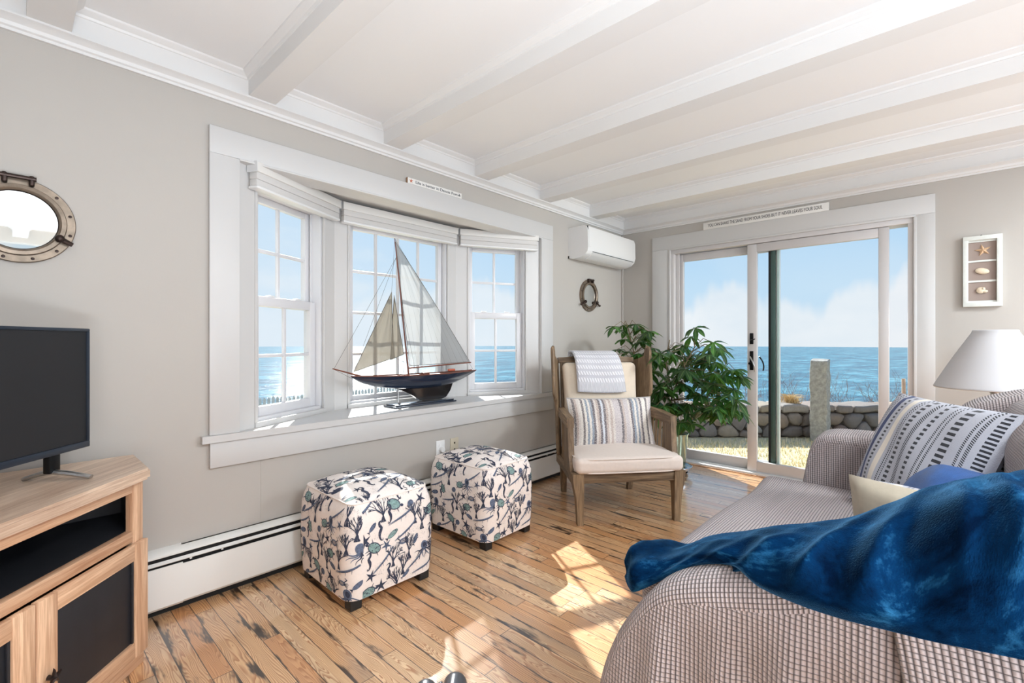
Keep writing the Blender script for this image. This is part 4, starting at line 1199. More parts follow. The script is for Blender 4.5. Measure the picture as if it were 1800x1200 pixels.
# ------------------------------------------------------------------ wing chair
CHT = math.radians(50 - 90)
CH = thing('wing_chair', 'weathered wood wing chair with slatted arms and cream cushions', 'armchair', (-1.496, -.755, 0), CHT)
for sx in (-1, 1):
    P = [(sx * .318, -.320, 0), (sx * .322, -.318, .16), (sx * .332, -.312, .27), (sx * .336, -.31, .325)]
    l_ = MB()
    vs = []; 
    for (x, y, z), (a, b_) in zip(P, ((.019, .020), (.024, .025), (.034, .034), (.036, .036))):
        vs += [(x - a, y - b_, z), (x + a, y - b_, z), (x + a, y + b_, z), (x - a, y + b_, z)]
    fs = [[3, 2, 1, 0]] + [[k * 4 + i, k * 4 + (i + 1) % 4, k * 4 + 4 + (i + 1) % 4, k * 4 + 4 + i] for k in range(3) for i in range(4)] + [[12, 13, 14, 15]]
    l_.add(vs, fs); l_.build('front_leg', M['chair_z'], CH)
    l_ = MB(); vs = []
    for (x, y, z), a in zip(((sx * .262, .335, 0), (sx * .27, .31, .18), (sx * .285, .29, .33)), (.018, .022, .028)):
        vs += [(x - a, y - a, z), (x + a, y - a, z), (x + a, y + a, z), (x - a, y + a, z)]
    fs = [[3, 2, 1, 0]] + [[k * 4 + i, k * 4 + (i + 1) % 4, k * 4 + 4 + (i + 1) % 4, k * 4 + 4 + i] for k in range(2) for i in range(4)] + [[8, 9, 10, 11]]
    l_.add(vs, fs); l_.build('back_leg', M['chair_z'], CH)
each('front_rail', M['chair_x'], CH, [(-.302, -.338, .262, .302, -.296, .318)], .004)
each('back_rail', M['chair_x'], CH, [(-.26, .285, .24, .26, .325, .318)], .004)
for sx in (-1, 1):
    s = MB()
    s.prism([(sx * .318, -.30), (sx * .356, -.30), (sx * .32, .33), (sx * .28, .33)], .238, .318, 'xy')
    s.build('side_rail', M['chair_y'], CH)
MB().prism([(-.345, -.335), (.345, -.335), (.29, .30), (-.29, .30)], .305, .322, 'xy').build('seat_deck', M['chair_x'], CH)
# seat cushion
def cushfn(p):
    x, y, z = p
    k = 1 - .16 * smoothstep(-.3, .3, y)
    crown = .020 * (1 - min(1, abs(x) / .34) ** 2.5) * (1 - min(1, abs(y) / .31) ** 2.5)
    return (x * k, y, z + (crown if z > 0 else 0))
c = MB().rbox((0, -.045, .374), (.705, .655, .100), .034, 4, (10, 10, 2), fn=cushfn)
co = c.build('seat_cushion', M['cream'], CH, smooth=80)
for z in (.416, .332):
    w_ = MB(); pts = []
    for k in range(48):
        a = 2 * math.pi * k / 48; cx, sy = math.cos(a), math.sin(a)
        q = (abs(cx) ** 8 + abs(sy) ** 8) ** (-1 / 8)
        x, y, _ = cushfn((cx * q * .348, sy * q * .323, 0)); pts.append((x, y - .045, z))
    w_.tube(pts, .0045, 6, closed=True); w_.build('piping', M['cream'], co)
# back: reclined frame with crest rail, wings, arms
RX = math.radians(-9)   # recline
BK = T(0, .262, .34) @ Matrix.Rotation(-RX, 4, 'X') if False else T(0, .262, .34) @ Matrix.Rotation(math.radians(-9), 4, 'X')
s = MB()
s.box(-.285, -.012, -.03, .285, .014, .665, .004, xf=BK)
s.build('back_panel', M['chair_z'], CH)
s = MB()
crest = [(-.300 + .6 * i / 20, .705 + .012 * math.cos(math.pi * (i / 10 - 1)) - (.0)) for i in range(21)]
s.prism([(x, .655) for x, _ in crest[::-1]] + crest, -.022, .022, 'xz', xf=BK); s.build('crest_rail', M['chair_x'], CH)
for sx in (-1, 1):
    # wing: plate running forward from the back edge; profile in (forward, up)
    prof = [(.0, -.05), (.07, -.02), (.085, .06), (.075, .20), (.072, .30), (.085, .345), (.12, .38), (.150, .41), (.158, .47), (.160, .60), (.165, .72), (.158, .745), (.142, .752), (.13, .735), (.118, .690), (.06, .675), (.0, .672)]
    vs = []; nn = len(prof)
    for th in (0, 1):
        for f_, u_ in prof:
            flare = .295 + .42 * f_ + .0 * u_
            vs.append((sx * (flare + th * .024), -f_, u_))
    fs = [list(range(nn)), list(range(nn, 2 * nn))[::-1]] + [[i, nn + i, nn + (i + 1) % nn, (i + 1) % nn] for i in range(nn)]
    if sx < 0: fs = [f[::-1] for f in fs]
    w_ = MB().add(vs, fs, xf=BK); w_.build('wing', M['chair_z'], CH)
    # front edge post of the wing, thicker
    w_ = MB()
    w_.tube([tuple(BK @ Vector((sx * (.307 + .42 * f_), -f_ + .004, u_))) for f_, u_ in prof[1:13]], [.017] * 12, 8, flat=.8)
    w_.build('wing_edge', M['chair_z'], CH)
    # arm rail, front post, slats
    a0 = Vector((sx * .322, .150, .672)); a1 = Vector((sx * .352, -.215, .652))
    ar = MB()
    n4 = Vector((sx * .024, 0, 0))
    vs = []
    for q in (a0, a0 * .5 + a1 * .5 + Vector((sx * .006, 0, .006)), a1):
        vs += [q - n4 + Vector((0, 0, -.062)), q + n4 + Vector((0, 0, -.062)), q + n4, q - n4]
    fs = [[0, 1, 2, 3][::-1] if sx > 0 else [0, 1, 2, 3]] + [[k * 4 + i, k * 4 + (i + 1) % 4, k * 4 + 4 + (i + 1) % 4, k * 4 + 4 + i] if sx > 0 else [k * 4 + i, k * 4 + 4 + i, k * 4 + 4 + (i + 1) % 4, k * 4 + (i + 1) % 4] for k in range(2) for i in range(4)] + [[8, 9, 10, 11] if sx > 0 else [11, 10, 9, 8]]
    ar.add(vs, fs); ar.build('arm_rail', M['chair_y'], CH)
    fp_ = MB()   # broad curved front post
    yy = [(-.215, .650), (-.130, .640), (-.118, .56), (-.122, .48), (-.140, .42), (-.165, .36), (-.205, .315), (-.330, .315), (-.325, .345), (-.285, .375), (-.262, .42), (-.250, .47), (-.238, .51), (-.224, .55)]
    yy = [(-.217, .652), (-.125, .640), (-.120, .55), (-.118, .43), (-.120, .315), (-.275, .315), (-.272, .35), (-.255, .385), (-.238, .42), (-.230, .48), (-.222, .56)]
    fp_.prism(yy, sx * .332, sx * .370, 'yz'); fp_.build('arm_post', M['chair_z'], CH)
    for i in range(5):
        t = (i + .6) / 5.6; q = a1 + (a0 - a1) * (t * .80 + .22)
        bt = Vector((q.x - sx * .008, q.y + .012, .300))
        sl = MB().tube([bt, q + Vector((0, 0, -.05))], [.0125, .0125], 4, flat=.8); sl.build('arm_slat', M['chair_z'], CH)
# back cushion, part of the chair
def bcf(p):
    x, y, z = p
    k = (1 - min(1, abs(x) / .277) ** 2.2) * (1 - min(1, abs(z) / .27) ** 2.2)
    return (x * (1 + .03 * smoothstep(0, .25, z)), y * (.55 + .6 * k ** .6), z)
c = MB().rbox((0, -.075, .385), (.555, .115, .520), .040, 4, (10, 2, 10), xf=BK, fn=bcf)
c.build('back_cushion', M['creamback'], CH, smooth=80)

CHM = Matrix.Translation((-1.496, -.755, 0)) @ RZ(CHT)
# knitted throw over the crest
kt = MB()
def knitp(u, v):
    # v=0 hem at the front, 1 end behind; u across
    path = [(-.152, .42), (-.156, .52), (-.150, .60), (-.125, .672), (-.075, .716), (-.02, .732), (.028, .722), (.034, .62), (.032, .50)]
    y, z = catmull(path, v)
    bow = .012 * math.sin(math.pi * u)
    x = -.195 + .315 * u + .055 * (1 - v) * 0.9 * u - .02 * v
    y2 = y - bow - .004 * math.sin(9 * u + 3 * v)
    return tuple(BK @ Vector((x, y2, z - .010 * math.sin(2.5 * u) * (1 - v))))
kt.grid(knitp, 20, 44, uvf=lambda u, v: (u * .34, v * .42))
ko = kt.build('knit_throw', M['knit'], None, smooth=80); ko.location = CHM.translation; ko.rotation_euler = (0, 0, CHT)
md = ko.modifiers.new('thick', 'SOLIDIFY'); md.thickness = .014; md.offset = 1
tag(ko, 'folded pale grey cable-knit throw over the top of the wing chair', 'throw')
# pillows
def pillow(name, label, w_, h_, th, material, X, group=None, cat='pillow', seam=None, sag=.0, fringe=None, back=None, pinch=.10):
    mb = MB()
    N_ = 22
    def surf(u, v, sd):
        a, b_ = 2 * u - 1, 2 * v - 1
        k = (1 - abs(a) ** 2.6) * (1 - abs(b_) ** 2.6)
        px = a * w_ / 2 * (1 - pinch * (1 - b_ * b_) * .55 * abs(a)); py = b_ * h_ / 2 * (1 - pinch * (1 - a * a) * .55 * abs(b_))
        wr = .006 * math.sin(7 * a + 4 * b_) * k
        return (px, py - sag * k, sd * (th / 2 * max(k, 0) ** .55 + wr))
    mb.grid(lambda u, v: surf(u, v, 1), N_, N_)
    mb.grid(lambda u, v: surf(u, v, -1), N_, N_, m=1 if back else 0, flip=True)
    R = thing(name, label, cat, tuple(X.translation), 0, group)
    R.rotation_euler = X.to_euler()
    mb.build('cover', [material, back] if back else material, R, smooth=80)
    if seam:
        e = MB(); pts = [surf(u, v, 0) for u, v in [(i / 12, 0) for i in range(12)] + [(1, i / 12) for i in range(12)] + [(1 - i / 12, 1) for i in range(12)] + [(0, 1 - i / 12) for i in range(12)]]
        e.tube(pts, .005, 6, closed=True); e.build('seam_piping', seam, R, smooth=80)
    return R
def pframe(c, ex, ey):
    ex = Vector(ex).normalized(); ez = ex.cross(Vector(ey)).normalized(); ey = ez.cross(ex)
    return frame(c, ex, ey, ez)
lc = CHM @ Vector((.008, .030, .570))
rx = CHM.to_3x3()
pillow('lumbar_pillow', 'rag-striped grey and white lumbar pillow on the wing chair seat', .625, .365, .13, M['rag'],
       pframe(lc, rx @ Vector((1, 0, 0)), rx @ Vector((.02, .26, .96))), seam=M['rag'])
# ------------------------------------------------------------------ sofa under a grey waffle cover
SF = thing('sofa', 'sofa under a grey waffle-weave cover facing the bay window', 'sofa', (-2.42, -2.4, 0))
SO = Vector((-2.42, -2.4, 0))
def sbuild(mb, name, m, parent=SF, sm=80, label=None):
    mb.v = [tuple(Vector(p) - SO) for p in mb.v]
    return mb.build(name, m, parent, sm, label=label)
def seatfn(p):
    x, y, z = p
    k = max(0, z / .2)
    return (x, y - .012 * math.sin(5 * x) * (1 if y > .2 else 0), z + k * (.016 * (1 - (x / .7) ** 2) * (1 - (y / .36) ** 4) + .004 * math.sin(9 * x + 4 * y)))
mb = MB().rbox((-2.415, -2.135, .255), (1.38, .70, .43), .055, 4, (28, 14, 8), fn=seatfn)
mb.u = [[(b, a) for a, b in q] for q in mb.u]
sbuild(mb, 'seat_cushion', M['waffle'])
def backfn(p):
    x, y, z = p
    wv = .006 * math.sin(8 * x + 3 * z) + .004 * math.sin(17 * x)
    return (x * (1 - .02 * max(0, z)), y + (wv if y > 0 else 0) - .0 * z, z + (.008 * math.sin(6 * x) if z > .3 else 0))
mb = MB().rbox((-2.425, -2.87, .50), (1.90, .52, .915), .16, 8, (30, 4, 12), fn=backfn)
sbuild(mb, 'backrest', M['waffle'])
def arm(xo, xi, path, folds, name, flare=.03, NV=70, r=.075, label=None, ridges=None):
    """arm draped in cloth. path: (y,z) side profile from the back, along the top, down the front"""
    sgn = 1 if xo > xi else -1        # outer direction
    hw = abs(xo - xi) / 2; xc = (xo + xi) / 2
    K = 400; pts = [catmull(path, i / K) for i in range(K + 1)]
    acc = [0]
    for i in range(K): acc.append(acc[-1] + math.dist(pts[i], pts[i + 1]))
    tot = acc[-1]
    def at(v):
        L = v * tot
        lo = 0
        while lo < K - 1 and acc[lo + 1] < L: lo += 1
        f = (L - acc[lo]) / max(1e-9, acc[lo + 1] - acc[lo])
        return (pts[lo][0] + (pts[lo + 1][0] - pts[lo][0]) * f, pts[lo][1] + (pts[lo + 1][1] - pts[lo][1]) * f)
    y0, y1 = path[0][0], path[-1][0]
    NS, NA, NT = 22, 8, 6
    prof = [('i', s / NS) for s in range(NS, 0, -1)] + [('ia', k / NA) for k in range(NA + 1)] + [('t', k / NT) for k in range(1, NT)] + [('oa', k / NA) for k in range(NA + 1)] + [('o', s / NS) for s in range(1, NS + 1)]
    rows = []; uvs = []
    for j in range(NV + 1):
        v = j / NV; P = at(v); B = (y0 + (y1 - y0) * (v ** .8) , .02)
        dx, dz = B[0] - P[0], B[1] - P[1]; L = math.hypot(dx, dz)
        if L < 1e-6: dx, dz, L = 0, -1, 1e-6
        dx /= L; dz /= L; rr = min(r * (1 - .55 * smoothstep(.48, .68, v)), L * .6, hw * .8)
        row = []; ur = []
        for kind, s in prof:
            if kind in ('t',):
                x = xc + sgn * (-1 + 2 * s) * (hw - rr); d_ = 0; cr = (-1 + 2 * s) * (hw - rr)
                cro = .006 * math.sin(11 * v + 2)
                row.append((x, P[0], P[1] + cro)); ur.append((v * tot, cr))
            elif kind in ('ia', 'oa'):
                an = (1 - s) * math.pi / 2 if kind == 'ia' else s * math.pi / 2
                o = (hw - rr) + rr * math.sin(an); d_ = rr * (1 - math.cos(an))
                x = xc + (sgn if kind == 'oa' else -sgn) * o
                row.append((x, P[0] + dx * d_, P[1] + dz * d_)); ur.append((v * tot, (1 if kind == 'oa' else -1) * (hw - rr + rr * an)))
            else:
                d_ = rr + s * (L - rr); side = 1 if kind == 'o' else -1
                f = 0
                if kind == 'o':
                    f = flare * s ** 1.1 + folds * min(1, s * 1.6) * min(1, L / .25) * (math.sin(v * 34 + .8 + s * .7) * .55 + math.sin(v * 57 + 2.1 - s) * .3 + math.sin(v * 19 + 4) * .35)
                    yq = P[0] + dx * d_; k2 = min(1, s * 2.6) * min(1, L / .2)
                    if ridges:
                        for yc, wd, am in ridges: f += am * math.exp(-((yq - yc) / wd) ** 2) * k2
                x = xc + sgn * side * (hw + f)
                yy, zz = P[0] + dx * d_, P[1] + dz * d_
                row.append((x, yy, zz)); ur.append((yy, zz))
        rows.append(row); uvs.append(ur)
    m_ = MB(); n_ = len(prof)
    vs = [p for r_ in rows for p in r_]
    fs = []; us = []
    for j in range(NV):
        for i in range(n_ - 1):
            q = [(j, i), (j, i + 1), (j + 1, i + 1), (j + 1, i)]
            if sgn > 0: q = q[::-1]
            fs.append([a * n_ + b for a, b in q])
            kinds = {prof[b][0] for a, b in q}
            if 'o' in kinds or ('i' in kinds):
                us.append([(rows[a][b][1], rows[a][b][2]) for a, b in q])
            else: us.append([uvs[a][b] for a, b in q])
    m_.add(vs, fs, us)
    return sbuild(m_, name, M['waffle'], label=label)
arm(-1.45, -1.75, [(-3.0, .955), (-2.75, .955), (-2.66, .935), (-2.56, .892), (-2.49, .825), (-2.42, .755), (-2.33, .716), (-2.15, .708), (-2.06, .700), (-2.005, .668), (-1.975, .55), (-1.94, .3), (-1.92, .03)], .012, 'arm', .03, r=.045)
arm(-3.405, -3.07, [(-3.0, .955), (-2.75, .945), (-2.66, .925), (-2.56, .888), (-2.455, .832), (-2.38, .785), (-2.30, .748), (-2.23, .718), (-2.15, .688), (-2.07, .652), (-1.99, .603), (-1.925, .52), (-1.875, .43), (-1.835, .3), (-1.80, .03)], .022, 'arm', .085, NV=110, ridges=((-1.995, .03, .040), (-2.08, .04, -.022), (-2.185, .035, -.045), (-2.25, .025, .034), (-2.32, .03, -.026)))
# cover falling over the inside front of the near arm, and its overlap at the rear
ov = MB()
def ovp(u, v):
    y = -2.395 - .62 * u - .10 * v * (1 - u); z = .725 - .56 * v + .03 * u
    x = -3.425 - .05 * v - .012 * math.sin(26 * (z + .55 * (y + 2.4)) + 2 * u) * min(1, u * 3 + .35) - .010 * math.sin(54 * (z + .8 * (y + 2.4)) + 1) * u
    if u < .04: x += .0
    return (x, y, z)
ov.grid(ovp, 26, 48, uvf=lambda u, v: (u * .62, v * .62), flip=True)
oo = sbuild(ov, 'cover_overlap', M['waffle'])
md = oo.modifiers.new('thick', 'SOLIDIFY'); md.thickness = .008; md.offset = 0
# short front skirt between the arms
sk_ = MB(); sk_.box(-3.06, -1.80, .02, -1.76, -1.77, .30, .01); sbuild(sk_, 'skirt', M['waffle'])

# ------------------------------------------------------------------ navy plush throw
ST = [  # ridge, hem
    ((-3.235, -1.846, .566), (-3.280, -1.850, .532)),
    ((-3.20, -1.864, .600), (-3.312, -1.880, .524)),
    ((-3.20, -1.912, .617), (-3.345, -1.916, .540)),
    ((-3.2, -1.968, .622), (-3.335, -1.962, .572)),
    ((-3.2, -2.026, .657), (-3.322, -2.045, .636)),
    ((-3.2, -2.093, .685), (-3.340, -2.136, .672)),
    ((-3.2, -2.167, .718), (-3.385, -2.199, .668)),
    ((-3.2, -2.245, .748), (-3.412, -2.279, .672)),
    ((-3.2, -2.306, .776), (-3.424, -2.340, .678)),
    ((-3.18, -2.379, .815), (-3.436, -2.401, .690)),
    ((-3.18, -2.455, .863), (-3.448, -2.449, .701)),
    ((-3.18, -2.523, .898), (-3.456, -2.498, .712)),
    ((-3.18, -2.575, .922), (-3.462, -2.546, .722)),
    ((-3.18, -2.66, .962), (-3.466, -2.60, .728)),
    ((-3.18, -2.76, .985), (-3.468, -2.68, .73)),
    ((-3.18, -2.88, .985), (-3.468, -2.80, .73)),
]
def blanket(u, v):
    R_ = catmull([s[0] for s in ST], u); E_ = catmull([s[1] for s in ST], u)
    bul = smoothstep(.2, .55, u)
    drop = .10 + .02 * bul
    I2 = (R_[0] + .14 + .04 * bul, R_[1] + .02, R_[2] - drop - .02); I1 = (R_[0] + .085, R_[1] + .01, R_[2] - .030)
    dz = R_[2] - E_[2]; dx = E_[0] - R_[0]
    M1 = (R_[0] + dx * .38, R_[1] * .7 + E_[1] * .3, R_[2] - dz * .04 + .006)
    M2 = (R_[0] + dx * .86, R_[1] * .4 + E_[1] * .6, R_[2] - dz * .16 + .002)
    M3 = (E_[0] - .020 * bul, R_[1] * .1 + E_[1] * .9, E_[2] + dz * .36)
    p = catmull([I2, I1, R_, M1, M2, M3, E_], v)
    # folds running from the high back down towards the hem
    env = math.sin(math.pi * min(1, max(0, v))) ** .7
    g = u * 9.5
    f = .026 * (1 - abs(math.sin(.95 * g - 2.2 * v + .6))) * 1.6 + .012 * math.sin(3.3 * g - 4.6 * v + 1.0) + .008 * math.sin(6.3 * g - 3 * v) * math.sin(3 * v + g) + .005 * math.sin(13 * v + 4 * g)
    for u0, k_, w_, am in ((.26, -.20, .016, .012), (.315, -.22, .018, .016), (.37, -.24, .02, .020), (.445, -.26, .026, .032), (.535, -.24, .022, .026), (.61, -.16, .030, .040), (.70, .02, .020, .020), (.755, .10, .030, .044), (.83, .16, .022, .026), (.90, .2, .03, .036)):
        q = (u - (u0 + k_ * (v - .5))) / (w_ * .8)
        f += 1.35 * am * math.exp(-q * q) * (.55 + .45 * math.sin(5 * v + 9 * u0))
    f *= env * (.45 + .55 * smoothstep(.1, .45, u))
    if u < .24: f += .016 * math.sin(13 * v + 26 * u) * env * smoothstep(.24, .1, u) if False else .014 * math.sin(13 * v + 26 * u) * env * (1 - smoothstep(.12, .24, u))
    f += .004 * math.sin(31 * v + 17 * u) * math.sin(23 * u) * env + .010
    return (p[0] - f * (.75 if v > .45 else .1), p[1], p[2] + f * (.20 + .35 * smoothstep(.36, .6, v)))
bl = MB().grid(blanket, 150, 60, uvf=lambda u, v: (u * 1.3, v * .55))
bo = bl.build('plush_throw', M['velvet'], smooth=180, loc=(-3.3, -2.3, .7))
md = bo.modifiers.new('thick', 'SOLIDIFY'); md.thickness = .016; md.offset = 1
md2 = bo.modifiers.new('soft', 'SUBSURF'); md2.levels = 1; md2.render_levels = 1
tag(bo, 'crumpled navy blue plush throw over the nearer arm of the grey sofa', 'throw')

# ------------------------------------------------------------------ sofa pillows
TL, TR_, BL = Vector((-1.93, -2.385, .905)), Vector((-2.33, -2.645, .90)), Vector((-1.90, -2.17, .50))
pillow('striped_pillow', 'large pillow with navy, cream and black woven bands leaning in the far sofa corner', .585, .50, .17, M['stripes'],
       pframe(TL + (TR_ - TL) / 2 + (BL - TL) / 2, TR_ - TL, TL - BL), pinch=.06)
TL, TR_, BL = Vector((-2.75, -2.285, .775)), Vector((-2.79, -2.62, .76)), Vector((-2.62, -2.25, .47))
pillow('tan_pillow', 'small tan-backed pillow with striped front, beside the nearer sofa arm', .345, .32, .12, M['tan'],
       pframe(TL + (TR_ - TL) / 2 + (BL - TL) / 2, TR_ - TL, TL - BL), back=M['stripes'], pinch=.05)
ez = Vector((-.42, .74, .50)).normalized(); ex = Vector((-.87, -.49, 0)).normalized(); ey = ez.cross(ex)
pillow('velvet_pillow', 'blue ruched velvet pillow between the striped and tan pillows', .40, .36, .19, M['bluevelvet'],
       frame((-2.36, -2.475, .595), ex, ey, ez))

# ------------------------------------------------------------------ lamp and its side table beyond the sofa
ET = thing('side_table', 'small wooden side table behind the far end of the sofa', 'table', (-.42, -2.70, 0))
MB().box(-.25, -.25, .52, .25, .25, .55, .006).build('table_top', M['oak_x'], ET)
for a in (-1, 1):
    for b in (-1, 1): MB().box(a * .22 - .02, b * .22 - .02, 0, a * .22 + .02, b * .22 + .02, .52, .003).build('leg', M['oak_z'], ET)
MB().box(-.22, -.22, .44, .22, .22, .52, .003).build('apron', M['oak_x'], ET)
LP = thing('table_lamp', 'table lamp with white empire shade and silver column by the door wall', 'lamp', (-.45, -2.695, .55))
MB().lathe([(.07, 0), (.075, .008), (.07, .02), (.03, .03), (.022, .05), (.020, .29), (.024, .30), (.024, .36), (.012, .37), (.01, .42), (.004, .44), (.004, .66)], 28).build('lamp_column', M['nickel'], LP)
sh = MB(); prof = [(.268, .322), (.271, .326), (.268, .334)] + [(.268 - .170 * k / 10 + .004 * math.sin(math.pi * k / 10), .334 + .322 * k / 10) for k in range(1, 11)] + [(.098, .664), (.094, .668)]
sh.lathe(prof, 64, caps=False); so_ = sh.build('lamp_shade', M['lampshade'], LP, smooth=80)
md = so_.modifiers.new('thick', 'SOLIDIFY'); md.thickness = .002
for a in range(3): MB().tube([(0, 0, .655), (.094 * math.cos(a * 2.094), .094 * math.sin(a * 2.094), .662)], .0015, 6).build('shade_spider', M['nickel'], LP)
MB().ball((0, 0, .45), .03, sc=(1, 1, 1.4)).build('bulb', M['plasticW'], LP)
# ------------------------------------------------------------------ umbrella plant on a wheeled caddy
PX, PY = -.455, -.775
cd = thing('plant_caddy', 'clear round wheeled caddy under the potted plant', 'plant stand', (PX, PY, 0))
MB().lathe([(.01, .060), (.122, .060), (.128, .066), (.128, .078), (.122, .084), (.01, .084)], 40).build('tray', M['traytop'], cd)
MB().lathe([(.128, .058), (.133, .060), (.133, .084), (.128, .086)], 40, caps=False).build('rim', M['chrome'], cd)
for k in range(4):
    a = k * math.pi / 2 + 1.05; c_, s_ = math.cos(a) * .098, math.sin(a) * .098
    q = MB().lathe([(.006, .0), (.021, .002), (.021, .016), (.006, .018)], 16, xf=T(c_ - .009, s_, .021) @ Matrix.Rotation(math.radians(90), 4, 'Y'))
    q.box(c_ - .013, s_ - .010, .03, c_ + .013, s_ + .010, .060, .003); q.build('caster', M['black'], cd)
PL = thing('umbrella_plant', 'leafy umbrella plant in a silvery green metal pot beside the glass door', 'plant', (PX, PY, .084))
MB().lathe([(.001, 0), (.074, 0), (.077, .006), (.098, .255), (.102, .268), (.105, .276), (.101, .279), (.095, .270), (.092, .245), (.001, .245)], 40, caps=False).build('pot', M['pot'], PL)
MB().lathe([(.001, .250), (.05, .254), (.091, .248)], 24, caps=False).build('soil', M['soil'], PL)
r = random.Random(21)
PXL = [(1095, 572), (1118, 570), (1140, 582), (1098, 596), (1126, 600), (1150, 612), (1108, 618), (1078, 624), (1160, 636), (1182, 622), (1200, 606), (1214, 592), (1210, 626), (1190, 648),
       (1170, 662), (1150, 652), (1160, 688), (1180, 690), (1202, 678), (1222, 648), (1236, 634), (1252, 618), (1264, 612), (1252, 650), (1240, 668), (1226, 690), (1216, 712), (1196, 712),
       (1176, 712), (1152, 704), (1240, 700), (1260, 680), (1276, 664), (1292, 650), (1298, 662), (1286, 682), (1272, 700), (1256, 712), (1292, 700), (1282, 716), (1246, 724), (1228, 730), (1270, 640),
       (1144, 628), (1120, 640), (1168, 724), (1188, 734), (1234, 656), (1208, 660), (1264, 724), (1138, 676), (1206, 735)]
def leaflet(mb, base, d_, up, L, w_):
    d_ = d_.normalized(); sd = d_.cross(up)
    sd = sd.normalized() if sd.length > .05 else Vector((1, 0, 0))
    nrm = sd.cross(d_)
    prof = [(.0, .06), (.18, .52), (.42, .96), (.62, 1.0), (.82, .66), (1.0, .04)]
    vs = []; us = []
    for t, k in prof:
        c = base + d_ * L * t - Vector((0, 0, 1)) * L * .32 * t * t
        vs += [c - sd * w_ * k / 2 + nrm * w_ * k * .12, c, c + sd * w_ * k / 2 + nrm * w_ * k * .12]
    fs = []
    for i in range(5):
        for j in range(2):
            fs.append([i * 3 + j, i * 3 + j + 1, (i + 1) * 3 + j + 1, (i + 1) * 3 + j])
            us.append([((j) / 2, prof[i][0]), ((j + 1) / 2, prof[i][0]), ((j + 1) / 2, prof[i + 1][0]), (j / 2, prof[i + 1][0])])
    mb.add(vs, fs, us)
O = Vector((PX, PY, .084))
trunks = []
tm_ = MB()
for path in ([(-.02, .02, .25), (-.10, .14, .55), (-.28, .22, .88), (-.36, .26, 1.18)], [(.01, 0, .25), (.02, .02, .55), (-.08, .05, .85), (-.06, .03, 1.08)], [(.03, -.02, .25), (.10, -.14, .46), (.13, -.25, .64), (.16, -.36, .88)], [(-.02, -.01, .25), (-.12, .0, .5), (-.16, -.1, .78), (-.1, -.2, 1.02)]):
    pts = [Vector(catmull(path, k / 12)) for k in range(13)]
    tm_.tube(pts, [.010 - .006 * k / 12 for k in range(13)], 7); trunks += pts[3:]
fol = MB(); pet = MB()
for rep in range(3):
    for px, py in PXL:
        if rep and r.random() < .25: continue
        jx, jy = (0, 0) if not rep else (r.gauss(0, 9) - 4, r.gauss(0, 9) + 4)
        dep = 3.92 + r.uniform(-.30, .22) - (.18 if px > 1245 else 0) - .10 * rep
        if px < 1130: dep = 3.95 + r.uniform(-.15, .2)
        q = vd(dep, (px + jx - 900) / 818 * dep); q = Vector((min(q.x, -.13), min(q.y, -.13), 1.15 - (py + jy - 600) / 818 * dep)) - O
        near = min(trunks, key=lambda t_: (t_ - q).length + (0 if t_.z < q.z else .25))
        mid = (near + q) / 2 + Vector((0, 0, .05))
        pet.tube([near, mid, q], [.003, .0024, .002], 5)
        n_ = r.choice((6, 7, 7, 8)); a0 = r.random() * 6.28
        tilt = Vector((r.gauss(0, .25), r.gauss(0, .25), 1)).normalized()
        b1 = tilt.orthogonal().normalized(); b2 = tilt.cross(b1)
        for k in range(n_):
            a = a0 + 2 * math.pi * k / n_
            dv = b1 * math.cos(a) + b2 * math.sin(a) + tilt * r.uniform(-.55, .05)
            leaflet(fol, q, dv, tilt, r.uniform(.085, .125), r.uniform(.036, .048))
pet.v += []; tm_.build('trunk', M['stem'], PL); pet.build('stems', M['stem'], PL)
fol.build('foliage', M['leaf'], PL, smooth=60)

# ------------------------------------------------------------------ model sailboat
BO = Vector((-2.45, .155, .722))
SB = thing('model_sailboat', 'navy model sailboat with grey sails on a stand on the bay window sill', 'model boat', tuple(BO))
def bp_(x, z, y=0): return (x + 2.45, y, z - .722)
q = MB(); q.box(-.262, -.072, 0, .248, .066, .012, .004); q.box(-.250, -.060, .012, .236, .054, .022, .004); q.build('stand_base', M['standblue'], SB)
MB().lathe([(.010, .022), (.005, .027), (.0035, .032), (.0035, .115)], 12, (-.190, 0, 0)).build('stand_rod', M['nickel'], SB)
STN = [(-2.972, .9385, .001, .9350), (-2.93, .936, .013, .908), (-2.87, .933, .029, .884), (-2.78, .930, .048, .860), (-2.65, .927, .066, .840), (-2.50, .925, .074, .829), (-2.35, .924, .072, .829), (-2.22, .925, .063, .842), (-2.10, .928, .046, .872), (-2.02, .930, .033, .900), (-1.968, .932, .024, .922)]
hm = MB(); NS_ = 30; NC = 12
vs = []; 
for i in range(NS_ + 1):
    x, zs, hb, zb = catmull(STN, i / NS_)
    hb = max(hb, .0008)
    for k in range(NC + 1):
        a = math.pi * k / NC
        cy, sn = math.cos(a), math.sin(a)
        y = hb * (abs(cy) ** .8) * (1 if cy >= 0 else -1); z = zs - (zs - zb) * sn ** 1.25
        vs.append(bp_(x, z, y))
fs = [[i * (NC + 1) + k, i * (NC + 1) + k + 1, (i + 1) * (NC + 1) + k + 1, (i + 1) * (NC + 1) + k] for i in range(NS_) for k in range(NC)]
fs.append([NS_ * (NC + 1) + k for k in range(NC + 1)])
hm.add(vs, fs); hl = hm.build('hull', M['hullblue'], SB, smooth=60)
dk = MB(); vs = []
for i in range(NS_ + 1):
    x, zs, hb, zb = catmull(STN, i / NS_); hb = max(hb, .0008); vs += [bp_(x, zs - .002, hb), bp_(x, zs - .002, -hb)]
dk.add(vs, [[2 * i, 2 * i + 1, 2 * i + 3, 2 * i + 2] for i in range(NS_)]); dk.build('deck', M['deck'], hl, smooth=0)
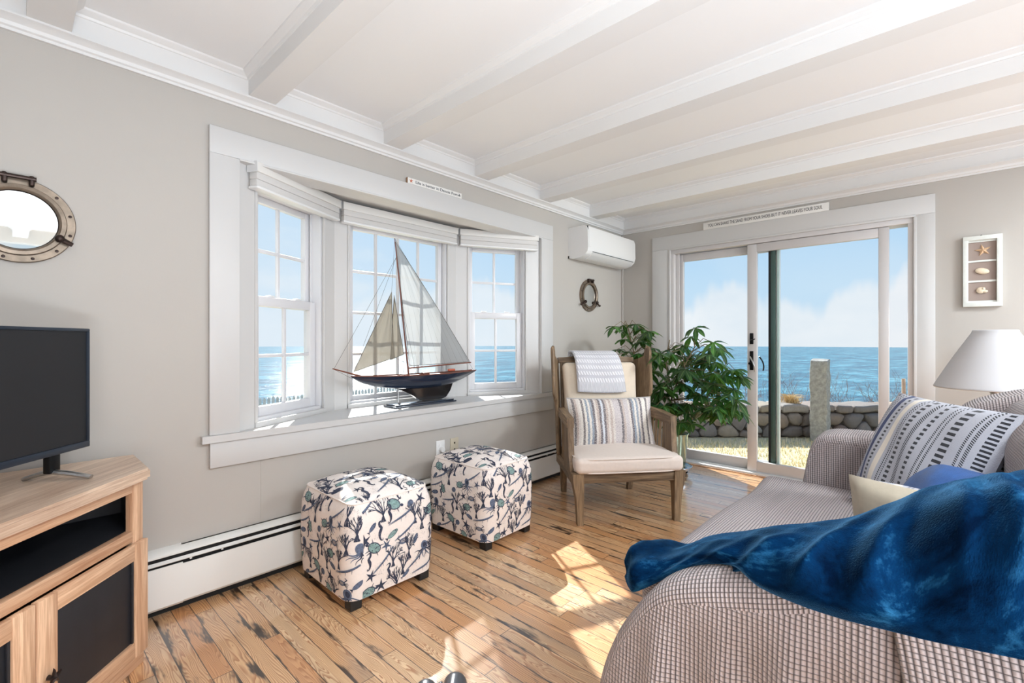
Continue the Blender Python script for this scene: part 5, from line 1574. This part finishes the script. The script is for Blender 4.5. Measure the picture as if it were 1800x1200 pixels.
for sd in (-1, 1):
    rl = MB(); rl.tube([bp_(catmull(STN, i / 24)[0], catmull(STN, i / 24)[1] + .002, sd * catmull(STN, i / 24)[2]) for i in range(25)], .0035, 6); rl.build('rail', M['spar'], hl)
kp = [(-2.66, .846), (-2.58, .812), (-2.52, .780), (-2.475, .749), (-2.44, .7445), (-2.29, .7445), (-2.245, .757), (-2.205, .80), (-2.175, .855)]
kl = MB(); vs = []; n_ = len(kp)
top_ = [(-2.66 + .485 * i / (n_ - 1), .850) for i in range(n_)]
rows = 5
for sd in (-1, 1):
    for i in range(n_):
        for j in range(rows):
            t = j / (rows - 1); x = top_[i][0] + (kp[i][0] - top_[i][0]) * t; z = top_[i][1] + (kp[i][1] - top_[i][1]) * t
            th = .020 * math.sin(math.pi * i / (n_ - 1)) ** .6 * (1 - .35 * t) if 0 < i < n_ - 1 else .001
            vs.append(bp_(x, z, sd * th))
off = n_ * rows
fs = []
for s_ in (0, 1):
    for i in range(n_ - 1):
        for j in range(rows - 1):
            f_ = [s_ * off + i * rows + j, s_ * off + (i + 1) * rows + j, s_ * off + (i + 1) * rows + j + 1, s_ * off + i * rows + j + 1]
            fs.append(f_ if s_ else f_[::-1])
for i in range(n_ - 1): fs.append([i * rows + rows - 1, (i + 1) * rows + rows - 1, off + (i + 1) * rows + rows - 1, off + i * rows + rows - 1])
kl.add(vs, fs); kl.build('keel', M['hullblack'], hl, smooth=50)
MB().tube([bp_(-2.558, .918), bp_(-2.60, 1.26), bp_(-2.635, 1.56), bp_(-2.668, 1.822)], [.0062, .0055, .0045, .0028], 8).build('mast', M['spar'], SB)
MB().tube([bp_(-2.560, .972), bp_(-2.0, .992)], [.005, .0045], 8).build('boom', M['spar'], SB)
MB().tube([bp_(-2.90, .935), bp_(-3.088, .991)], [.006, .0035], 8).build('bowsprit', M['spar'], SB)
def sail(name, m_, A, B, C, bulge, roach=.0, us=1.0):
    """A head, B tack, C clew"""
    s_ = MB(); A, B, C = Vector(bp_(*A)), Vector(bp_(*B)), Vector(bp_(*C))
    def f(u, v):
        p = A.lerp(B, v); q = A.lerp(C, v)
        k = math.sin(math.pi * v) * math.sin(math.pi * u)
        c = p.lerp(q, u)
        rp = 0.004 * math.sin(u * 22) * smoothstep(0, .3, v) * (1 - v)
        return (c.x + roach * math.sin(math.pi * v) * u, c.y - bulge * k + rp, c.z)
    s_.grid(f, 24, 24, uvf=lambda u, v: (u * us, v))
    o = s_.build(name, m_, SB, smooth=80)
    e = MB(); e.tube([f(0, i / 12) for i in range(13)] + [f(i / 12, 1) for i in range(1, 13)] + [f(1, 1 - i / 12) for i in range(1, 12)], .0017, 5, closed=True)
    e.build('bolt_rope', M['rope'], o)
sail('mainsail', M['mainsail'], (-2.662, 1.800), (-2.552, .986), (-2.012, .998), .030, .010)
sail('jib', M['jib'], (-2.690, 1.470), (-2.957, .965), (-2.668, 1.046), .022, -.004)
sail('staysail', M['jib'], (-2.672, 1.450), (-2.700, 1.030), (-2.598, 1.066), .014)
hd = bp_(-2.655, 1.70); hh = bp_(-2.622, 1.45)
for a, b in ((hd, bp_(-3.08, .989)), (bp_(-2.668, 1.82), bp_(-1.975, .935)), (hh, bp_(-2.55, .93, .07)), (hh, bp_(-2.55, .93, -.07)), (hh, bp_(-2.60, .93, -.068)), (bp_(-2.668, 1.046), bp_(-2.44, .93, -.06)), (bp_(-2.598, 1.066), bp_(-2.5, .93, .05)), (bp_(-2.69, 1.47), bp_(-2.668, 1.80)), (hd, bp_(-2.957, .963)), (bp_(-3.088, .991), bp_(-2.955, .92))):
    MB().tube([a, b], .0009, 4).build('rigging_line', M['rope'], SB)
dg = MB(); dg.rbox(bp_(-2.19, .944), (.062, .030, .016), .007, 2, 3, fn=lambda p: (p[0], p[1] * (1 - (p[0] / .036) ** 2 * .6), p[2])); dg.build('dinghy', M['coralred'], SB)
each('hatch', M['spar'], SB, [(.0, -.02, .201, .05, .02, .216), (-.16, -.015, .202, -.12, .015, .213), (.37, -.012, .205, .42, .012, .214)])

# ------------------------------------------------------------------ porthole mirrors
def porthole(label, cx, cz, R0, m_, sc=1.0, latch=(( -40), (220)), out=0.0):
    P = thing('porthole_mirror', label, 'mirror', (cx, 0, cz), 0, 'porthole mirrors')
    X = Matrix.Rotation(math.radians(90), 4, 'X')    # lathe axis towards the room (-y)
    MB().lathe([(R0 * .80, .0), (R0, .0), (R0, .012), (R0 * .985, .016), (R0 * .84, .016), (R0 * .82, .012)], 64, caps=False, xf=X).build('outer_flange', m_, P)
    MB().lathe([(R0 * .83, .004), (R0 * .835, .020), (R0 * .82, .027), (R0 * .74, .029), (R0 * .71, .026), (R0 * .68, .014)], 64, caps=False, xf=X).build('inner_ring', m_, P)
    MB().lathe([(.0005, .013), (R0 * .70, .013)], 64, caps=False, xf=X).build('mirror_glass', M['mirror'], P)
    MB().lathe([(R0 * .826, .017), (R0 * .838, .017)], 64, caps=False, xf=X).build('groove', M['darkbronze'], P); MB().lathe([(R0 * .672, .0145), (R0 * .69, .0185)], 64, caps=False, xf=X).build('groove', M['darkbronze'], P)
    for k in range(12):
        a = math.radians(15 + 30 * k); MB().lathe([(.0055, .012), (.0055, .0175), (.003, .0185)], 10, xf=X @ T(R0 * .92 * math.cos(a), R0 * .92 * math.sin(a), 0)).build('screw', M['darkbronze'], P)
    h = MB()
    for sx in (-1, 1): h.rbox((sx * R0 * .22, -.026, R0 * .93), (R0 * .10, .030, R0 * .24), .006)
    h.tube([(-R0 * .30, -.034, R0 * .98), (R0 * .30, -.034, R0 * .98)], .008, 10); h.build('hinge', M['darkbronze'], P)
    for ang in latch:
        a = math.radians(ang); c_, s__ = math.cos(a), math.sin(a); l_ = MB()
        l_.tube([(R0 * .74 * c_, -.034, R0 * .74 * s__), (R0 * 1.04 * c_, -.030, R0 * 1.04 * s__)], [.011, .008], 8)
        l_.ball((R0 * .78 * c_, -.036, R0 * .78 * s__), .015, 12, 8)
        if out: l_.tube([(R0 * 1.0 * c_, -.03, R0 * s__), (R0 * (1 + out) * c_, -.028, R0 * s__ * (1 + out * .5))], .007, 8); l_.ball((R0 * (1 + out) * c_, -.028, R0 * s__ * (1 + out * .5)), .011, 10, 8)
        l_.build('latch', M['darkbronze'], P)
    return P
porthole('large bronze porthole mirror on the wall left of the bay window', -4.350, 1.588, .153, M['pewter'], latch=(-27, 207))
porthole('small bronze porthole mirror under the wall air conditioner', -.638, 1.583, .150, M['pewter'], latch=(-32, 212), out=.22)

# ------------------------------------------------------------------ wall air conditioner
AC = thing('air_conditioner', 'white wall-mounted air conditioner in the corner above the small porthole mirror', 'air conditioner', (-.552, 0, 1.885))
pf = [(0, .012), (-.06, .0), (-.12, .004), (-.175, .022), (-.205, .050), (-.212, .085), (-.208, .235), (-.196, .268), (-.170, .280), (0, .280)]
MB().prism([(y, z) for y, z in pf], -.412, .430, 'yz').build('housing', M['plasticW'], AC, smooth=40)
pn = [(-.205, .058), (-.216, .090), (-.213, .236), (-.200, .272), (-.192, .270), (-.204, .236), (-.208, .090), (-.198, .060)]
MB().prism(pn, -.400, .432, 'yz').build('front_panel', M['plasticW'], AC, smooth=40)
MB().prism([(-.128, .001), (-.178, .018), (-.209, .050), (-.206, .054), (-.176, .024), (-.128, .006)], -.330, .400, 'yz').build('louver', M['plasticG'], AC, smooth=40)
each('seam', M['darkslot'], AC, [(-.4035, -.206, .055, -.4005, -.19, .274), (-.335, -.2125, .0535, .402, -.20, .056)], 0); each('drain_clip', M['darkslot'], AC, [(-.4145, -.012, .008, -.411, .0, .03)], 0)
for x in (-.375, .40): MB().lathe([(.004, 0), (.004, .003)], 10, xf=T(x, -.214, .095) @ Matrix.Rotation(math.radians(90), 4, 'X')).build('button', M['plasticG'], AC)

# ------------------------------------------------------------------ signs
def text_mesh(name, body, size, m_, parent, M4, sx=1.0, align='LEFT', extr=.0006):
    cu = bpy.data.curves.new(name, 'FONT'); cu.body = body; cu.size = size; cu.extrude = extr; cu.align_x = align; cu.align_y = 'CENTER'
    o = bpy.data.objects.new(name + '_tmp', cu); COL.objects.link(o)
    dg_ = bpy.context.evaluated_depsgraph_get(); me = bpy.data.meshes.new_from_object(o.evaluated_get(dg_))
    bpy.data.objects.remove(o)
    me.transform(M4 @ Matrix.Diagonal((sx, 1, 1, 1))); me.materials.clear(); me.materials.append(m_)
    t = bpy.data.objects.new(name, me); COL.objects.link(t); t.parent = parent
    return t
def fit_width(body, size):
    cu = bpy.data.curves.new('fit', 'FONT'); cu.body = body; cu.size = size
    o = bpy.data.objects.new('fit', cu); COL.objects.link(o); bpy.context.view_layer.update()
    w_ = o.dimensions.x; bpy.data.objects.remove(o); return w_
S1 = thing('wooden_sign', 'tiny white lettered sign with a red starfish on top of the bay casing', 'sign', (-2.466, -.011, 2.137))
MB().box(-.222, -.009, 0, .222, .009, .036, .001).build('board', M['signwhite'], S1)
MB().box(-.2235, -.0088, 0.0005, -.2215, .009, .0355).build('board_end', M['signedge'], S1)
body = 'Life is better in Dennis Port'
text_mesh('lettering', body, .026, M['signink'], S1, T(-.165, -.0095, .017) @ Matrix.Rotation(math.radians(90), 4, 'X'), .345 / fit_width(body, .026))
st_ = MB()
def star3(mb, cx, cz, y, k, rot, th=.002):
    pts = [(k if i % 2 == 0 else k * .36) for i in range(10)]
    vs = [(cx + p * math.cos(rot + math.pi * i / 5), y, cz + p * math.sin(rot + math.pi * i / 5)) for i, p in enumerate(pts)] + [(cx, y - th, cz)]
    mb.add(vs, [[(i + 1) % 10, i, 10] for i in range(10)])
star3(st_, -.197, .018, -.0094, .016, math.pi / 2); st_.build('starfish', M['coralred'], S1, smooth=0)
q = MB(); q.prism([(.188, .012), (.206, .012), (.210, .017), (.184, .017)], -.0101, -.0091, 'xz'); q.prism([(.196, .018), (.196, .030), (.206, .018)], -.0101, -.0091, 'xz'); q.build('boat_mark', M['signink'], S1)
S2 = thing('wooden_sign', 'long white sign in capital letters on top of the sliding door casing', 'sign', (-.012, -1.332, 2.177), math.radians(-90))
MB().box(-.484, -.010, 0, .484, .010, .064, .001).build('board', M['signwhite'], S2)
body = 'YOU CAN SHAKE THE SAND FROM YOUR SHOES BUT IT NEVER LEAVES YOUR SOUL'
text_mesh('lettering', body, .040, M['signink'], S2, T(-.442, -.0105, .033) @ Matrix.Rotation(math.radians(90), 4, 'X'), .885 / fit_width(body, .040))

# ------------------------------------------------------------------ shell box frame on the door wall (local x runs along -y)
FR = thing('shell_frame', 'whitewashed shadow box with a starfish and two shells on the door wall', 'wall art', (-.001, -2.662, 1.380), math.radians(-90))
w2 = .092; H = .468
q = MB()
q.box(-w2, -.034, .026, -w2 + .026, 0, H - .026, .002); q.box(w2 - .026, -.034, .026, w2, 0, H - .026, .002); q.box(-w2, -.034, 0, w2, 0, .028, .002); q.box(-w2, -.034, H - .028, w2, 0, H, .002)
q.build('frame', M['boxframe'], FR)
MB().box(-w2 + .01, -.008, .01, w2 - .01, -.002, H - .01).build('back_board', M['matboard'], FR)
each('mat_divider', M['boxframe'], FR, [(-w2 + .02, -.016, z, w2 - .02, -.006, z + .012) for z in (.028, .163, .296, H - .040)], 0)
s_ = MB(); star3(s_, .004, .372, -.012, .042, .5, .012); s_.build('starfish', M['shellB'], FR, smooth=0)
s_ = MB()
def shellf(p):
    x, y, z = p
    k = 1 - .35 * max(0, x / .03)
    return (x, y, z * k)
s_.ball((.0, -.014, .235), .03, 24, 14, sc=(1.15, .45, .68), xf=T(0, -.014, .235) @ Matrix.Rotation(.25, 4, 'Y') @ T(0, .014, -.235)); s_.build('shell', M['shellA'], FR)
s_ = MB(); s_.ball((-.006, -.014, .108), .021, 20, 12, sc=(1.05, .6, 1)); s_.ball((.014, -.018, .100), .012, 14, 10, sc=(1.1, .6, .8)); s_.ball((.006, -.022, .118), .009, 12, 8); s_.build('shell', M['shellA'], FR)
q = MB(); q.ball((-.004, -.004, H + .004), .005, 10, 8); q.build('hanging_nail', M['black'], FR)

# ------------------------------------------------------------------ wall outlets
def plate(label, x, z, m_, kind):
    o = thing('wall_outlet', label, 'outlet', (x, 0, z))
    MB().box(-.036, -.006, -.058, .036, 0, .058, .003).build('cover_plate', m_, o)
    q = MB()
    if kind == 'duplex':
        for dz in (-.02, .02): MB().lathe([(.016, 0), (.016, .003), (.014, .004)], 20, xf=T(0, -.005, dz) @ Matrix.Rotation(math.radians(90), 4, 'X')).build('receptacle', m_, o)
        s_ = MB(); s_.lathe([(.019, 0), (.019, .018), (.016, .024)], 18, xf=T(.004, -.006, -.002) @ Matrix.Rotation(math.radians(90), 4, 'X')); s_.build('plug', M['plasticW'], o)
    else:
        each('jack', M['darkslot'], o, [(-.006, -.0075, dz - .006, .006, -.005, dz + .006) for dz in (-.021, .024)], .002)
plate('white outlet with a round plug on the wall above the second ottoman', -2.418, .432, M['plasticW'], 'duplex')
plate('beige jack plate on the wall right of the white outlet', -2.297, .432, M['beigeplate'], 'jack')

# ------------------------------------------------------------------ twin rounded grey object at the bottom edge of the view
KB = thing('grey_ornament', 'pair of glossy dark grey rounded domes with thin ridge, on the near floor', 'ornament', (-3.44, -1.28, 0), math.radians(42.6 - 90))
for nm, lx, ly, rr in (('dome', -.044, -.012, .036), ('dome', .046, .012, .0385)):
    q = MB()
    def capf(u, v, lx=lx, ly=ly, rr=rr):
        return None
    q.rbox((lx, ly - .075, rr * 1.02), (rr * 2, .15 + rr * 2, rr * 2.02), rr * .98, 6, 2); q.build(nm, M['pewterknob'], KB, smooth=80)
MB().rbox((.001, -.06, .028), (.012, .15, .056), .005, 3).build('ridge', M['pewterknob'], KB)
